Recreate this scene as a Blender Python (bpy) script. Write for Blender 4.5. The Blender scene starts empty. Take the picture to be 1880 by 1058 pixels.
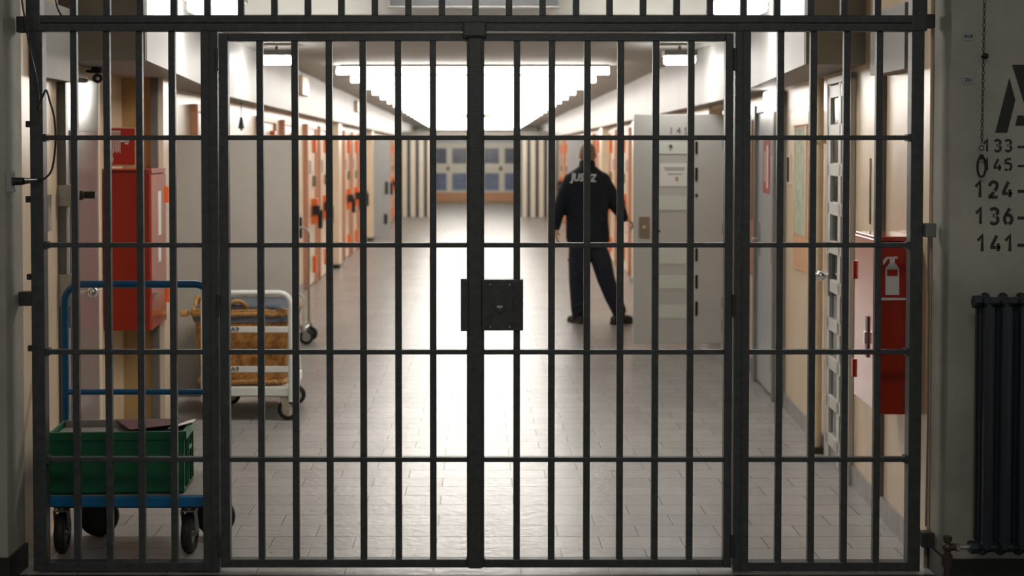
import bpy, bmesh, math, random
from mathutils import Vector, Matrix
from mathutils.bvhtree import BVHTree
random.seed(7)
PI = math.pi
S = bpy.context.scene
COL = S.collection

# ---------------------------------------------------------------- camera
F = 2500.0                      # focal length in pixels of the 1880 px wide frame
H = 1.70                        # eye height
TILT = math.radians(1.6)
cam_d = bpy.data.cameras.new('camera')
cam_d.sensor_width = 36.0
cam_d.lens = F / 1880 * 36
cam_d.shift_x = 64 / 1880
cam_d.shift_y = -176 / 1880
cam_d.clip_start = 0.05
cam_d.clip_end = 200
cam = bpy.data.objects.new('camera', cam_d)
COL.objects.link(cam)
cam.location = (0, 0, H)
cam.rotation_euler = (PI / 2 - TILT, 0, 0)
cam_d.dof.use_dof = True
cam_d.dof.focus_distance = 5.5
cam_d.dof.aperture_fstop = 3.0
S.camera = cam

# ---------------------------------------------------------------- world, light levels, exposure
W = bpy.data.worlds.new('world'); S.world = W
W.use_nodes = True
bg = W.node_tree.nodes['Background']
bg.inputs[0].default_value = (0.97, 0.97, 0.93, 1)
bg.inputs[1].default_value = 0.10
S.view_settings.view_transform = 'Standard'
S.view_settings.look = 'None'
S.view_settings.gamma = 1
S.view_settings.exposure = 1.0
TUBE = 10.5                      # corridor strip lamps
BOXL = 20.0                    # vestibule box lamps

# dim ceiling lamp of the hall the camera stands in
ld = bpy.data.lights.new('hall_light', 'AREA'); ld.energy = 26.0; ld.size = 1.2; ld.color = (1, .95, .85)
lo = bpy.data.objects.new('hall_light', ld); COL.objects.link(lo); lo.location = (0.3, 1.0, 3.6)

# ---------------------------------------------------------------- helpers
def px(x, y, D):
    """world point seen at picture point x, y on the plane Y = D"""
    u, v = (x - 876) / F, -(y - 353) / F
    c, s = math.cos(TILT), math.sin(TILT)
    dy, dz = c + v * s, -s + v * c
    return Vector((u * D / dy, D, H + dz * D / dy))
def fl(x, y, z=0.0):
    u, v = (x - 876) / F, -(y - 353) / F
    c, s = math.cos(TILT), math.sin(TILT)
    dy, dz = c + v * s, -s + v * c
    t = (z - H) / dz
    return Vector((u * t, dy * t, z))

def mat(name, col, rough=0.5, metal=0.0, var=0.0, scale=3.0, bump=0.0, bscale=40.0, spec=0.5, emit=0.0, dirt=None, stretch=(1, 1, 1)):
    m = bpy.data.materials.new(name); m.use_nodes = True
    nt = m.node_tree; b = nt.nodes['Principled BSDF']
    b.inputs['Base Color'].default_value = (*col, 1)
    b.inputs['Roughness'].default_value = rough
    b.inputs['Metallic'].default_value = metal
    b.inputs['Specular IOR Level'].default_value = spec
    tc = nt.nodes.new('ShaderNodeTexCoord')
    mp = nt.nodes.new('ShaderNodeMapping'); mp.inputs['Scale'].default_value = stretch
    nt.links.new(tc.outputs['Object'], mp.inputs[0])
    if var > 0:
        n = nt.nodes.new('ShaderNodeTexNoise'); n.inputs['Scale'].default_value = scale
        n.inputs['Detail'].default_value = 6; n.inputs['Roughness'].default_value = .65
        nt.links.new(mp.outputs[0], n.inputs['Vector'])
        r = nt.nodes.new('ShaderNodeValToRGB')
        r.color_ramp.elements[0].position = .35; r.color_ramp.elements[1].position = .68
        d = dirt if dirt else tuple(c * (1 - var) for c in col)
        r.color_ramp.elements[0].color = (*d, 1)
        r.color_ramp.elements[1].color = (*[min(1, c * (1 + var * .35)) for c in col], 1)
        nt.links.new(n.outputs['Fac'], r.inputs[0]); nt.links.new(r.outputs[0], b.inputs['Base Color'])
    if bump > 0:
        n2 = nt.nodes.new('ShaderNodeTexNoise'); n2.inputs['Scale'].default_value = bscale; n2.inputs['Detail'].default_value = 4
        nt.links.new(mp.outputs[0], n2.inputs['Vector'])
        bp = nt.nodes.new('ShaderNodeBump'); bp.inputs['Strength'].default_value = bump; bp.inputs['Distance'].default_value = .01
        nt.links.new(n2.outputs['Fac'], bp.inputs['Height']); nt.links.new(bp.outputs[0], b.inputs['Normal'])
    if emit:
        b.inputs['Emission Color'].default_value = (*col, 1); b.inputs['Emission Strength'].default_value = emit
    return m

M = {}
M['iron'] = mat('painted_iron', (.046, .051, .051), .42, 0, .35, 30, .12, 120)
M['iron2'] = mat('worn_iron', (.045, .045, .042), .5, .2, .4, 60, .2, 150)
M['hallwall'] = mat('aged_hall_plaster', (.36, .345, .285), .75, 0, .22, 1.6, .25, 14, dirt=(.25, .245, .21))
M['jamb'] = mat('streaked_jamb_paint', (.45, .42, .34), .5, 0, .3, 5, .3, 30, dirt=(.29, .28, .24), stretch=(3, 3, .5))
M['cream'] = mat('cream_wall_paint', (.72, .56, .385), .36, 0, .10, 2.5, .12, 25, stretch=(2, 2, .6))
M['cream2'] = mat('pale_cream_paint', (.80, .66, .50), .38, 0, .07, 2.5, .1, 25)
M['ochre'] = mat('ochre_wall_paint', (.50, .335, .14), .5, 0, .10, 3, .1, 25)
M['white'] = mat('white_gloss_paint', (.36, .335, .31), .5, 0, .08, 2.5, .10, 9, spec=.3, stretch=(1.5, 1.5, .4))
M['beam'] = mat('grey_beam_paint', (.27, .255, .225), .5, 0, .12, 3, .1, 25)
M['ceiling'] = mat('ceiling_paint', (.48, .455, .42), .7, 0, .06, 2, .05, 20)
M['base'] = mat('grey_skirting', (.30, .285, .26), .35, 0, .3, 12, .1, 60)
M['basedark'] = mat('black_skirting', (.018, .018, .017), .4, 0, .3, 12)
M['greydoor'] = mat('grey_door_paint', (.50, .465, .41), .42, 0, .06, 4, .04, 40)
M['greydoor2'] = mat('light_grey_door_paint', (.55, .53, .49), .42, 0, .05, 4, .04, 40)
M['steelgrey'] = mat('blue_grey_steel_paint', (.42, .44, .45), .35, 0, .08, 6)
M['trimgrey'] = mat('grey_trim_paint', (.17, .165, .15), .4, 0, .15, 8)
M['orange'] = mat('orange_red_lacquer', (.90, .19, .04), .35, 0, .08, 12)
M['terracotta'] = mat('terracotta_paint', (.62, .30, .19), .45, 0, .08, 6)
M['black'] = mat('black_plastic', (.012, .012, .012), .35)
M['rubber'] = mat('black_rubber', (.014, .014, .014), .6, 0, .2, 30, .3, 90)
M['chrome'] = mat('chrome', (.75, .74, .72), .12, 1)
M['steel'] = mat('brushed_steel', (.45, .44, .41), .32, .85, .15, 30)
M['brass'] = mat('brown_brass', (.30, .23, .16), .4, .6)
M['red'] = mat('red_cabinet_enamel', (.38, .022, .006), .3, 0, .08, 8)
M['redlit'] = mat('lit_red_cabinet_enamel', (.52, .055, .030), .22, 0, .06, 8)  # lighter copy of the cabinet red, for faces turned to the light
M['signred'] = mat('sign_red', (.42, .018, .008), .45)
M['signwhite'] = mat('sign_white', (.75, .74, .72), .5)
M['bluepaint'] = mat('blue_tube_enamel', (.005, .10, .24), .28, 0, .15, 20)
M['bluedeck'] = mat('blue_deck_enamel', (.006, .16, .37), .35, 0, .2, 14)
M['green'] = mat('green_crate_plastic', (.006, .115, .045), .38, 0, .15, 12)
M['tray'] = mat('grey_inner_tray', (.26, .24, .22), .4, 0, .2, 10)
M['maroon'] = mat('maroon_cover', (.11, .03, .028), .5, 0, .2, 10)
M['whitetube'] = mat('white_cart_enamel', (.74, .76, .70), .3, 0, .08, 12)
M['wicker'] = mat('wicker', (.50, .235, .055), .55, 0, .55, 22, .5, 90, dirt=(.20, .075, .012))
M['wickerlight'] = mat('wicker_rim', (.55, .29, .09), .5, 0, .4, 45, .3, 90)
M['liner'] = mat('slate_cloth_liner', (.13, .15, .18), .85, 0, .3, 12, .4, 40)
M['skin'] = mat('skin', (.66, .34, .22), .5, 0, .12, 14)
M['hair'] = mat('short_brown_hair', (.36, .23, .16), .8, 0, .5, 60, .8, 200)
M['jacket'] = mat('navy_fleece', (.004, .009, .017), .85, 0, .3, 25, .4, 90)
M['trousers'] = mat('dark_navy_cotton', (.010, .013, .026), .8, 0, .3, 18, .3, 60)
M['shoe'] = mat('black_leather', (.012, .011, .010), .35)
M['print'] = mat('white_print', (.8, .8, .8), .6)
M['wood'] = mat('brown_wood', (.40, .19, .07), .45, 0, .3, 8, .1, 40, stretch=(1, 1, .15))
M['cork'] = mat('orange_cork', (.66, .36, .20), .7, 0, .1, 40)
M['paper'] = mat('greenish_paper', (.52, .52, .38), .7, 0, .3, 14, dirt=(.36, .38, .27))
M['cardwhite'] = mat('white_card', (.78, .76, .70), .6)
M['pipe'] = mat('beige_pipe_paint', (.66, .53, .36), .35, 0, .12, 8)
M['copper'] = mat('aged_brass_pipe', (.07, .05, .035), .4, .6)
M['radiator'] = mat('dark_radiator_enamel', (.016, .020, .026), .25, 0, .25, 20)
M['chain'] = mat('blackened_chain', (.02, .018, .015), .45, .6)
M['stencil'] = mat('black_stencil_paint', (.012, .014, .012), .6)
M['label'] = mat('grey_label_plastic', (.28, .29, .30), .5)
M['darkglass'] = mat('dark_glass', (.03, .035, .03), .1, 0, spec=.6)
M['window'] = mat('grey_window_glass', (.17, .18, .22), .12, 0, .3, 6)  # upper panes, the greyer glass
M['windowlow'] = mat('blue_window_glass', (.22, .27, .42), .12, 0, .3, 6)  # lower panes, the bluer glass
M['slat'] = mat('cream_slat', (.74, .69, .59), .4, 0, .06, 6)
M['palebar'] = mat('pale_door_strip', (.66, .68, .60), .35)
M['tan'] = mat('tan_door_edge', (.60, .55, .44), .5)
M['poster'] = mat('faded_red_poster', (.50, .09, .07), .6, 0, .3, 14)
M['mauve'] = mat('mauve_lacquer', (.27, .21, .19), .18, 0, .06, 3, .05, 12)
M['greylacquer'] = mat('grey_lacquer', (.34, .33, .29), .16, 0, .06, 3, .05, 12)

for k_ in ('redlit',):
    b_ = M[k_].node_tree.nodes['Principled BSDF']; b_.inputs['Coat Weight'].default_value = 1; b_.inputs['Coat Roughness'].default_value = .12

def floor_mat(name, col, grout, tl, tw, rough, gw=.004):
    m = bpy.data.materials.new(name); m.use_nodes = True
    nt = m.node_tree; b = nt.nodes['Principled BSDF']; L = nt.links.new; N = nt.nodes.new
    tc = N('ShaderNodeTexCoord')
    br = N('ShaderNodeTexBrick'); br.offset = .5; br.squash = 1
    br.inputs['Scale'].default_value = 1
    br.inputs['Brick Width'].default_value = tl; br.inputs['Row Height'].default_value = tw
    br.inputs['Mortar Size'].default_value = gw; br.inputs['Mortar Smooth'].default_value = .3
    br.inputs['Color1'].default_value = (*col, 1)
    br.inputs['Color2'].default_value = (*[c * .84 for c in col], 1)
    br.inputs['Mortar'].default_value = (*grout, 1)
    L(tc.outputs['Object'], br.inputs['Vector'])
    n = N('ShaderNodeTexNoise'); n.inputs['Scale'].default_value = 2.6; n.inputs['Detail'].default_value = 12; n.inputs['Roughness'].default_value = .82
    mp = N('ShaderNodeMapping'); mp.inputs['Scale'].default_value = (1, .35, 1); L(tc.outputs['Object'], mp.inputs[0]); L(mp.outputs[0], n.inputs['Vector'])
    mr = N('ShaderNodeMapRange'); mr.inputs['From Min'].default_value = .3; mr.inputs['From Max'].default_value = .7
    mr.inputs['To Min'].default_value = .72; mr.inputs['To Max'].default_value = 1.12
    L(n.outputs['Fac'], mr.inputs['Value'])
    mx = N('ShaderNodeMix'); mx.data_type = 'RGBA'; mx.blend_type = 'MULTIPLY'; mx.inputs['Factor'].default_value = 1
    L(br.outputs['Color'], mx.inputs['A']); L(mr.outputs[0], mx.inputs['B'])
    # scattered dark chips
    v = N('ShaderNodeTexNoise'); v.inputs['Scale'].default_value = 9; v.inputs['Detail'].default_value = 2
    L(tc.outputs['Object'], v.inputs['Vector'])
    m2 = N('ShaderNodeMapRange'); m2.inputs['From Min'].default_value = .74; m2.inputs['From Max'].default_value = .78
    m2.inputs['To Min'].default_value = 1; m2.inputs['To Max'].default_value = .3
    L(v.outputs['Fac'], m2.inputs['Value'])
    mx2 = N('ShaderNodeMix'); mx2.data_type = 'RGBA'; mx2.blend_type = 'MULTIPLY'; mx2.inputs['Factor'].default_value = 1
    L(mx.outputs['Result'], mx2.inputs['A']); L(m2.outputs[0], mx2.inputs['B'])
    L(mx2.outputs['Result'], b.inputs['Base Color'])
    nr = N('ShaderNodeTexNoise'); nr.inputs['Scale'].default_value = 22; nr.inputs['Detail'].default_value = 5; L(tc.outputs['Object'], nr.inputs['Vector'])
    m3 = N('ShaderNodeMapRange'); m3.inputs['To Min'].default_value = rough - .1; m3.inputs['To Max'].default_value = rough + .12
    L(nr.outputs['Fac'], m3.inputs['Value']); L(m3.outputs[0], b.inputs['Roughness'])
    ad = N('ShaderNodeMath'); ad.operation = 'SUBTRACT'; L(nr.outputs['Fac'], ad.inputs[0]); L(br.outputs['Fac'], ad.inputs[1])
    bp = N('ShaderNodeBump'); bp.inputs['Strength'].default_value = .32; bp.inputs['Distance'].default_value = .007
    L(ad.outputs[0], bp.inputs['Height']); L(bp.outputs[0], b.inputs['Normal'])
    b.inputs['Specular IOR Level'].default_value = .42
    return m
M['floor'] = floor_mat('grey_stoneware_tiles', (.38, .366, .348), (.13, .12, .11), .36, .182, .31)
M['hallfloor'] = floor_mat('dark_hall_tiles', (.16, .155, .145), (.02, .02, .02), .62, .62, .4, .006)

def lamp_mat(name, col, st):
    m = bpy.data.materials.new(name); m.use_nodes = True
    b = m.node_tree.nodes['Principled BSDF']
    b.inputs['Base Color'].default_value = (.9, .9, .88, 1)
    b.inputs['Emission Color'].default_value = (*col, 1); b.inputs['Emission Strength'].default_value = st
    return m
M['tube'] = lamp_mat('warm_tube_glow', (1, .955, .89), TUBE)
M['boxglow'] = lamp_mat('cool_tube_glow', (.98, .99, .97), BOXL)
M['fillglow'] = lamp_mat('added_fill_glow', (1, .98, .94), 32.0)  # glow of the added vestibule fill lamp
M['smallglow'] = lamp_mat('small_lamp_glow', (1, .98, .93), 3.0)

def tag(o, label=None, cat=None, group=None, kind=None):
    if label: o['label'] = label
    if cat: o['category'] = cat
    if group: o['group'] = group
    if kind: o['kind'] = kind
    return o
def empty(name, loc=(0, 0, 0), rz=0, parent=None):
    o = bpy.data.objects.new(name, None); COL.objects.link(o)
    o.location = loc; o.rotation_euler = (0, 0, rz); o.empty_display_size = .1
    if parent: o.parent = parent
    return o

class MB:
    def __init__(s): s.bm = bmesh.new()
    def box(s, c, size, rot=None):
        r = bmesh.ops.create_cube(s.bm, size=1)
        mtx = Matrix.Translation(c) @ (rot.to_4x4() if rot else Matrix.Identity(4)) @ Matrix.Diagonal((*size, 1))
        bmesh.ops.transform(s.bm, matrix=mtx, verts=r['verts']); return s
    def bb(s, x0, x1, y0, y1, z0, z1):
        return s.box(((x0 + x1) / 2, (y0 + y1) / 2, (z0 + z1) / 2), (abs(x1 - x0), abs(y1 - y0), abs(z1 - z0)))
    def cyl(s, p0, p1, r0, r1=None, seg=16):
        p0, p1 = Vector(p0), Vector(p1); d = p1 - p0
        r = bmesh.ops.create_cone(s.bm, cap_ends=True, segments=seg, radius1=r0, radius2=r0 if r1 is None else r1, depth=d.length)
        mtx = Matrix.Translation((p0 + p1) / 2) @ d.to_track_quat('Z', 'Y').to_matrix().to_4x4()
        bmesh.ops.transform(s.bm, matrix=mtx, verts=r['verts']); return s
    def sph(s, c, r, sc=(1, 1, 1), rot=None, u=20, v=12):
        q = bmesh.ops.create_uvsphere(s.bm, u_segments=u, v_segments=v, radius=r)
        mtx = Matrix.Translation(c) @ (rot.to_4x4() if rot else Matrix.Identity(4)) @ Matrix.Diagonal((*sc, 1))
        bmesh.ops.transform(s.bm, matrix=mtx, verts=q['verts']); return s
    def cap(s, p0, p1, r0, r1):
        s.cyl(p0, p1, r0, r1, 18); s.sph(p0, r0, u=18, v=10); s.sph(p1, r1, u=18, v=10); return s
    def chain(s, pts):
        for (p, r), (q, t) in zip(pts[:-1], pts[1:]): s.cap(p, q, r, t)
        return s
    def prism(s, pts, z0, z1):
        a = [s.bm.verts.new((p[0], p[1], z0)) for p in pts]; b = [s.bm.verts.new((p[0], p[1], z1)) for p in pts]
        n = len(pts); s.bm.faces.new(a[::-1]); s.bm.faces.new(b)
        for i in range(n): s.bm.faces.new((a[i], a[(i + 1) % n], b[(i + 1) % n], b[i]))
        return s
    def loft(s, rings):
        """closed skin through rings of equal point count"""
        vs = [[s.bm.verts.new(p) for p in r] for r in rings]; n = len(vs[0])
        for a, b in zip(vs[:-1], vs[1:]):
            for i in range(n): s.bm.faces.new((a[i], a[(i + 1) % n], b[(i + 1) % n], b[i]))
        s.bm.faces.new(vs[0][::-1]); s.bm.faces.new(vs[-1]); return s
    def tube(s, path, r, seg=10, closed=False):
        P = [Vector(p) for p in path]; n = len(P); rings = []
        up = None
        for i in range(n):
            a = P[(i - 1) % n] if (closed or i > 0) else P[i]; b = P[(i + 1) % n] if (closed or i < n - 1) else P[i]
            t = (b - a).normalized()
            if up is None:
                up = Vector((0, 0, 1)) if abs(t.z) < .9 else Vector((1, 0, 0))
            e = (up - t * up.dot(t)).normalized(); up = e; f = t.cross(e)
            rings.append([s.bm.verts.new(P[i] + (e * math.cos(2 * PI * k / seg) + f * math.sin(2 * PI * k / seg)) * r) for k in range(seg)])
        m = n if closed else n - 1
        for i in range(m):
            a, b = rings[i], rings[(i + 1) % n]
            for k in range(seg): s.bm.faces.new((a[k], a[(k + 1) % seg], b[(k + 1) % seg], b[k]))
        if not closed: s.bm.faces.new(rings[0][::-1]); s.bm.faces.new(rings[-1])
        return s
    def torus(s, c, R, r, ax=(0, 1, 0), sc=(1, 1), seg=24, rs=8):
        ax = Vector(ax).normalized(); e = ax.orthogonal().normalized() if abs(ax.z) > .9 else Vector((0, 0, 1)); f = ax.cross(e)
        c = Vector(c)
        return s.tube([c + e * R * sc[0] * math.cos(2 * PI * i / seg) + f * R * sc[1] * math.sin(2 * PI * i / seg) for i in range(seg)], r, rs, True)
    def build(s, name, m, parent=None, smooth=False, bevel=0, loc=None, flat_angle=None):
        bmesh.ops.recalc_face_normals(s.bm, faces=s.bm.faces)
        me = bpy.data.meshes.new(name); s.bm.to_mesh(me); s.bm.free()
        if smooth:
            for p in me.polygons: p.use_smooth = True
            if hasattr(me, 'set_sharp_from_angle') and not bevel:
                me.set_sharp_from_angle(angle=math.radians(50))
        o = bpy.data.objects.new(name, me); COL.objects.link(o)
        if m: me.materials.append(m)
        if parent: o.parent = parent
        if loc: o.location = loc
        if bevel:
            b = o.modifiers.new('bevel', 'BEVEL'); b.width = bevel; b.segments = 2; b.limit_method = 'ANGLE'; b.angle_limit = .6
        return o
def arc(c, r, a0, a1, n, plane='xz'):
    o = []
    for i in range(n + 1):
        a = a0 + (a1 - a0) * i / n; u, v = r * math.cos(a), r * math.sin(a)
        o.append(Vector(c) + (Vector((u, 0, v)) if plane == 'xz' else Vector((0, u, v)) if plane == 'yz' else Vector((u, v, 0))))
    return o
def hoop(x0, x1, y, z0, z1, r, n=6):
    """upright U tube path open at the bottom"""
    return [(x0, y, z0)] + arc((x0 + r, y, z1 - r), r, PI, PI / 2, n) + arc((x1 - r, y, z1 - r), r, PI / 2, 0, n) + [(x1, y, z0)]
def copy_tree(o, parent=None):
    c = o.copy(); COL.objects.link(c); c.parent = parent
    for ch in o.children: copy_tree(ch, c)
    return c
def struct(name, mb, m, parent=None, label=None, bevel=0):
    o = mb.build(name, m, parent, bevel=bevel)
    if not parent: o['kind'] = 'structure'
    if label: o['label'] = label
    return o

# ---------------------------------------------------------------- stroke lettering (flat paint, cut like a stencil)
GL = {
 '1': [[(.0, .68), (.30, 1.0), (.30, 0)]],
 '2': [[(.03, .72), (.03, .82), (.12, .95), (.28, 1), (.44, .95), (.53, .82), (.50, .62), (.36, .40)], [(.30, .32), (.03, .05), (.03, 0), (.56, 0)]],
 '3': [[(.03, .88), (.14, .97), (.26, 1), (.40, .97), (.52, .86), (.52, .70), (.42, .60)], [(.30, .53), (.20, .53)], [(.44, .47), (.54, .36), (.54, .18), (.44, .05), (.30, 0), (.16, .02), (.04, .12)]],
 '4': [[(.34, 1.0), (.02, .36), (.02, .24), (.30, .24)], [(.42, .24), (.60, .24)], [(.45, .50), (.45, .0)]],
 '5': [[(.06, 1), (.06, .56)], [(.18, 1), (.52, 1)], [(.16, .60), (.28, .64), (.42, .60), (.54, .46), (.54, .20), (.44, .06), (.36, .01)], [(.22, 0), (.10, .05), (.02, .14)]],
 '6': [[(.40, 1), (.14, .62), (.05, .42), (.04, .22), (.12, .07), (.22, .01)], [(.34, .0), (.48, .07), (.55, .22), (.54, .40), (.44, .54), (.28, .57), (.20, .54)]],
 '-': [[(.0, .42), (.46, .42)]],
}
def ribbon(bm, pts, w, y, th=.0012):
    P = [Vector((p[0], 0, p[1])) for p in pts]; n = len(P); L, R = [], []
    for i in range(n):
        a = P[i] - P[i - 1] if i else P[1] - P[0]; b = P[i + 1] - P[i] if i < n - 1 else a
        a.normalize(); b.normalize(); t = (a + b).normalized()
        nn = Vector((-t.z, 0, t.x)); k = min(1.6, 1 / max(.5, t.dot(b)))
        L.append(P[i] + nn * w / 2 * k); R.append(P[i] - nn * w / 2 * k)
    for i in range(n - 1):
        q = [L[i], L[i + 1], R[i + 1], R[i]]
        f = [bm.verts.new((v.x, y - th, v.z)) for v in q]; g = [bm.verts.new((v.x, y, v.z)) for v in q]
        bm.faces.new(f); bm.faces.new(g[::-1])
        for k in range(4): bm.faces.new((f[k], g[k], g[(k + 1) % 4], f[(k + 1) % 4]))
def stencil(text, x0, z0, hgt, adv, w, y, sx=1.0):
    mb = MB(); x = x0
    for ch in text:
        for st in GL.get(ch, []): ribbon(mb.bm, [(x + p[0] * hgt * sx, z0 + w / 2 + p[1] * (hgt - w)) for p in st], w, y)
        x += adv
    return mb
def font_mesh(name, body, size, m, parent=None, extrude=.0006, offset=0.0, shear=0.0, align='CENTER'):
    cu = bpy.data.curves.new(name, 'FONT'); cu.body = body; cu.size = size; cu.extrude = extrude; cu.offset = offset; cu.shear = shear
    cu.align_x = align; cu.align_y = 'CENTER'
    t = bpy.data.objects.new(name, cu); COL.objects.link(t)
    dg = bpy.context.evaluated_depsgraph_get(); dg.update()
    me = bpy.data.meshes.new_from_object(t.evaluated_get(dg)); me.name = name
    bpy.data.objects.remove(t); bpy.data.curves.remove(cu)
    me.materials.clear(); me.materials.append(m)
    o = bpy.data.objects.new(name, me); COL.objects.link(o)
    if parent: o.parent = parent
    return o

# ================================================================= THE SETTING
DG = 5.50                        # plane of the gate
DF = 5.36                        # face of the hall wall the camera looks at
END = 48.0
OPN = 1.862; DJ = 5.57                 # half width of the opening, back of its reveal
LWX = lambda D: -(1.86 + .070 * (D - 5.4))        # splayed vestibule wall, left
RWX = lambda D: 1.84 + .060 * (D - 5.4)           # splayed vestibule wall, right
AL = math.atan(.072); AR = math.atan(.060)

struct('floor', MB().bb(-3.2, 3.2, 5.44, END + .5, -.1, 0), M['floor'])
struct('floor_hall', MB().bb(-4, 4, -1, 5.44, -.1, 0), M['hallfloor']).name = 'floor'
struct('ceiling', MB().bb(-3.2, 3.2, 9.06, END + .5, 2.635, 2.75), M['ceiling'])
struct('ceiling', MB().bb(-3.2, 3.2, 5.30, 9.06, 3.0, 3.1), M['ceiling'])
struct('trim_1', MB().bb(-1.9, 1.9, 9.00, 9.10, 2.62, 3.0), M['cardwhite'])
# hall wall pierced by the gate opening
wr = struct('wall_front_right', MB().bb(OPN, 4, DF, DJ, 0, 3.6), M['hallwall'])
wl = struct('wall_front_left', MB().bb(-4, -OPN, DF, DJ, 0, 3.6), M['hallwall'])
struct('wall_front_top', MB().bb(-4, 4, DF, DG - .03, 2.55, 3.6), M['hallwall'])
struct('baseboard_front_right', MB().bb(OPN, 4, DF - .015, DF, 0, .095).bb(OPN - .012, OPN, DF - .015, DJ, 0, .095), M['basedark'])
struct('baseboard_front_left', MB().bb(-4, -OPN, DF - .015, DF, 0, .10).bb(-OPN, -OPN + .012, DF - .015, DJ, 0, .10), M['basedark'])
# right vestibule wall
struct('wall_right', MB().prism([(OPN + .3, DJ), (RWX(DJ), DJ), (RWX(11.3), 11.3), (3.0, 11.3), (3.0, DJ)], 0, 3.0), M['cream'])
struct('baseboard_right', MB().prism([(RWX(5.55) - .014, 5.55), (RWX(11.3) - .014, 11.3), (RWX(11.3), 11.3), (RWX(5.55), 5.55)], 0, .105), M['base'])
struct('wall_corridor_right', MB().bb(2.17, 3.0, 12.75, END + .5, 0, 2.7), M['cream2']).name = 'wall_back_right'
struct('wall_cell_right', MB().bb(2.19, 3.0, 11.3, 11.55, 0, 2.7).bb(2.9, 3.0, 11.3, 12.75, 0, 2.7).bb(2.19, 2.9, 11.55, 12.75, 2.12, 2.7), M['cream2']).name = 'wall_alcove_right'
struct('baseboard_back_right', MB().bb(2.156, 2.17, 12.75, END, 0, .09), M['base'])
# left vestibule wall
struct('wall_left', MB().prism([(LWX(DJ), DJ), (LWX(6.25), 6.25), (-2.9, 6.25), (-2.9, DJ)], 0, 3.0), M['cream'])
struct('wall_left', MB().prism([(-2.03, 6.25), (-2.125, 7.55), (-2.9, 7.55), (-2.9, 6.25)], 0, 3.0), M['cream'])
struct('wall_left', MB().prism([(-2.14, 7.55), (-2.17, 8.33), (-2.9, 8.33), (-2.9, 7.55)], 0, 3.0), M['cream'])
struct('wall_pier_left', MB().prism([(-2.9, 8.33), (-1.945, 8.33), (-1.985, 8.85), (-2.9, 8.85)], 0, 3.0), M['ochre']).name = 'wall_left_pier'
struct('trim_2', MB().prism([(-1.955, 8.322), (-1.915, 8.322), (-1.955, 8.86), (-1.99, 8.86)], 0, 2.165), M['cream2'], label='pale cream pilaster edge beside the ochre wall')
struct('trim_3', MB().bb(-1.99, -1.945, 8.30, 8.33, 0, 2.165), M['trimgrey'], label='grey corner strip on the ochre wall')
struct('wall_back_left', MB().bb(-3.0, -2.17, 8.85, END + .5, 0, 2.7), M['cream2'])
struct('baseboard_back_left', MB().bb(-2.17, -2.156, 10.3, END, 0, .09), M['base'])
# lowered bulkheads along both sides
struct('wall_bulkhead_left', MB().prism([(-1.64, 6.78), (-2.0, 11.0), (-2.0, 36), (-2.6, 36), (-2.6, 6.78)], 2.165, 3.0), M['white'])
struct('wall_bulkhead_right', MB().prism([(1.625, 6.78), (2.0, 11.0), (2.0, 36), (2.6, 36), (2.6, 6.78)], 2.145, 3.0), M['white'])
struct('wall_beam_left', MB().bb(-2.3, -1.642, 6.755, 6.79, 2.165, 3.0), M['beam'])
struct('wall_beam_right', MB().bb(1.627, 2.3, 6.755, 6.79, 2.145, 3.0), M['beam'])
struct('trim_4', MB().bb(-2.1, -1.85, 5.75, 6.3, 2.03, 2.36), M['beam'])
struct('trim_5', MB().bb(1.80, 2.1, 5.75, 6.25, 2.06, 2.34), M['beam'])
# far end of the corridor
struct('wall_back', MB().bb(-3, 3, END, END + .3, 0, 2.75), M['slat'])
struct('trim_6', MB().bb(-2.1, 2.1, END - .06, END, .05, .36), M['cork'], label='peach coloured plinth under the far windows')
struct('baseboard_back', MB().bb(-2.1, 2.1, END - .08, END - .06, 0, .06), M['ochre'])
struct('trim_15', MB().bb(-2.1, 2.1, END - .10, END, 2.12, 2.30), M['steelgrey'])
for i, xc in enumerate((-.98, .87)):
    t = empty('window_%d' % (i + 1), (xc, END - .03, 0)); t['kind'] = 'structure'
    t['label'] = 'far end double window with dark blue panes, %s of the gate post' % ('left' if i == 0 else 'right')
    MB().bb(-.70, .70, -.03, .02, .36, .42).bb(-.70, .70, -.03, .02, 1.03, 1.37).bb(-.70, .70, -.03, .02, 1.91, 2.0).bb(-.70, -.62, -.03, .02, .36, 2.0).bb(.62, .70, -.03, .02, .36, 2.0).bb(-.10, .10, -.04, .02, .42, 1.91).build('frame', M['slat'], t)
    for sx_ in (-1, 1):
        a_, b_ = (.10, .62) if sx_ > 0 else (-.62, -.10)
        MB().bb(a_, b_, -.01, .01, 1.37, 1.91).build('upper_pane', M['window'], t)
        p_ = MB().bb(a_, b_, -.01, .01, .42, 1.03).build('lower_pane', M['windowlow'], t)
        for k in range(3): MB().bb(a_, b_, -.02, -.012, .58 + .16 * k, .60 + .16 * k).build('blind_bar', M['trimgrey'], p_)
    MB().sph((-.04, -.06, 1.20), .06, (1, .5, 1.4)).build('handle', M['brass'], t, smooth=True)

# ================================================================= THE GATE
def gx(x, y=529): return px(x, y, DG).x
def gz(y): return px(876, y, DG).z
BW = .0265
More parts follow.
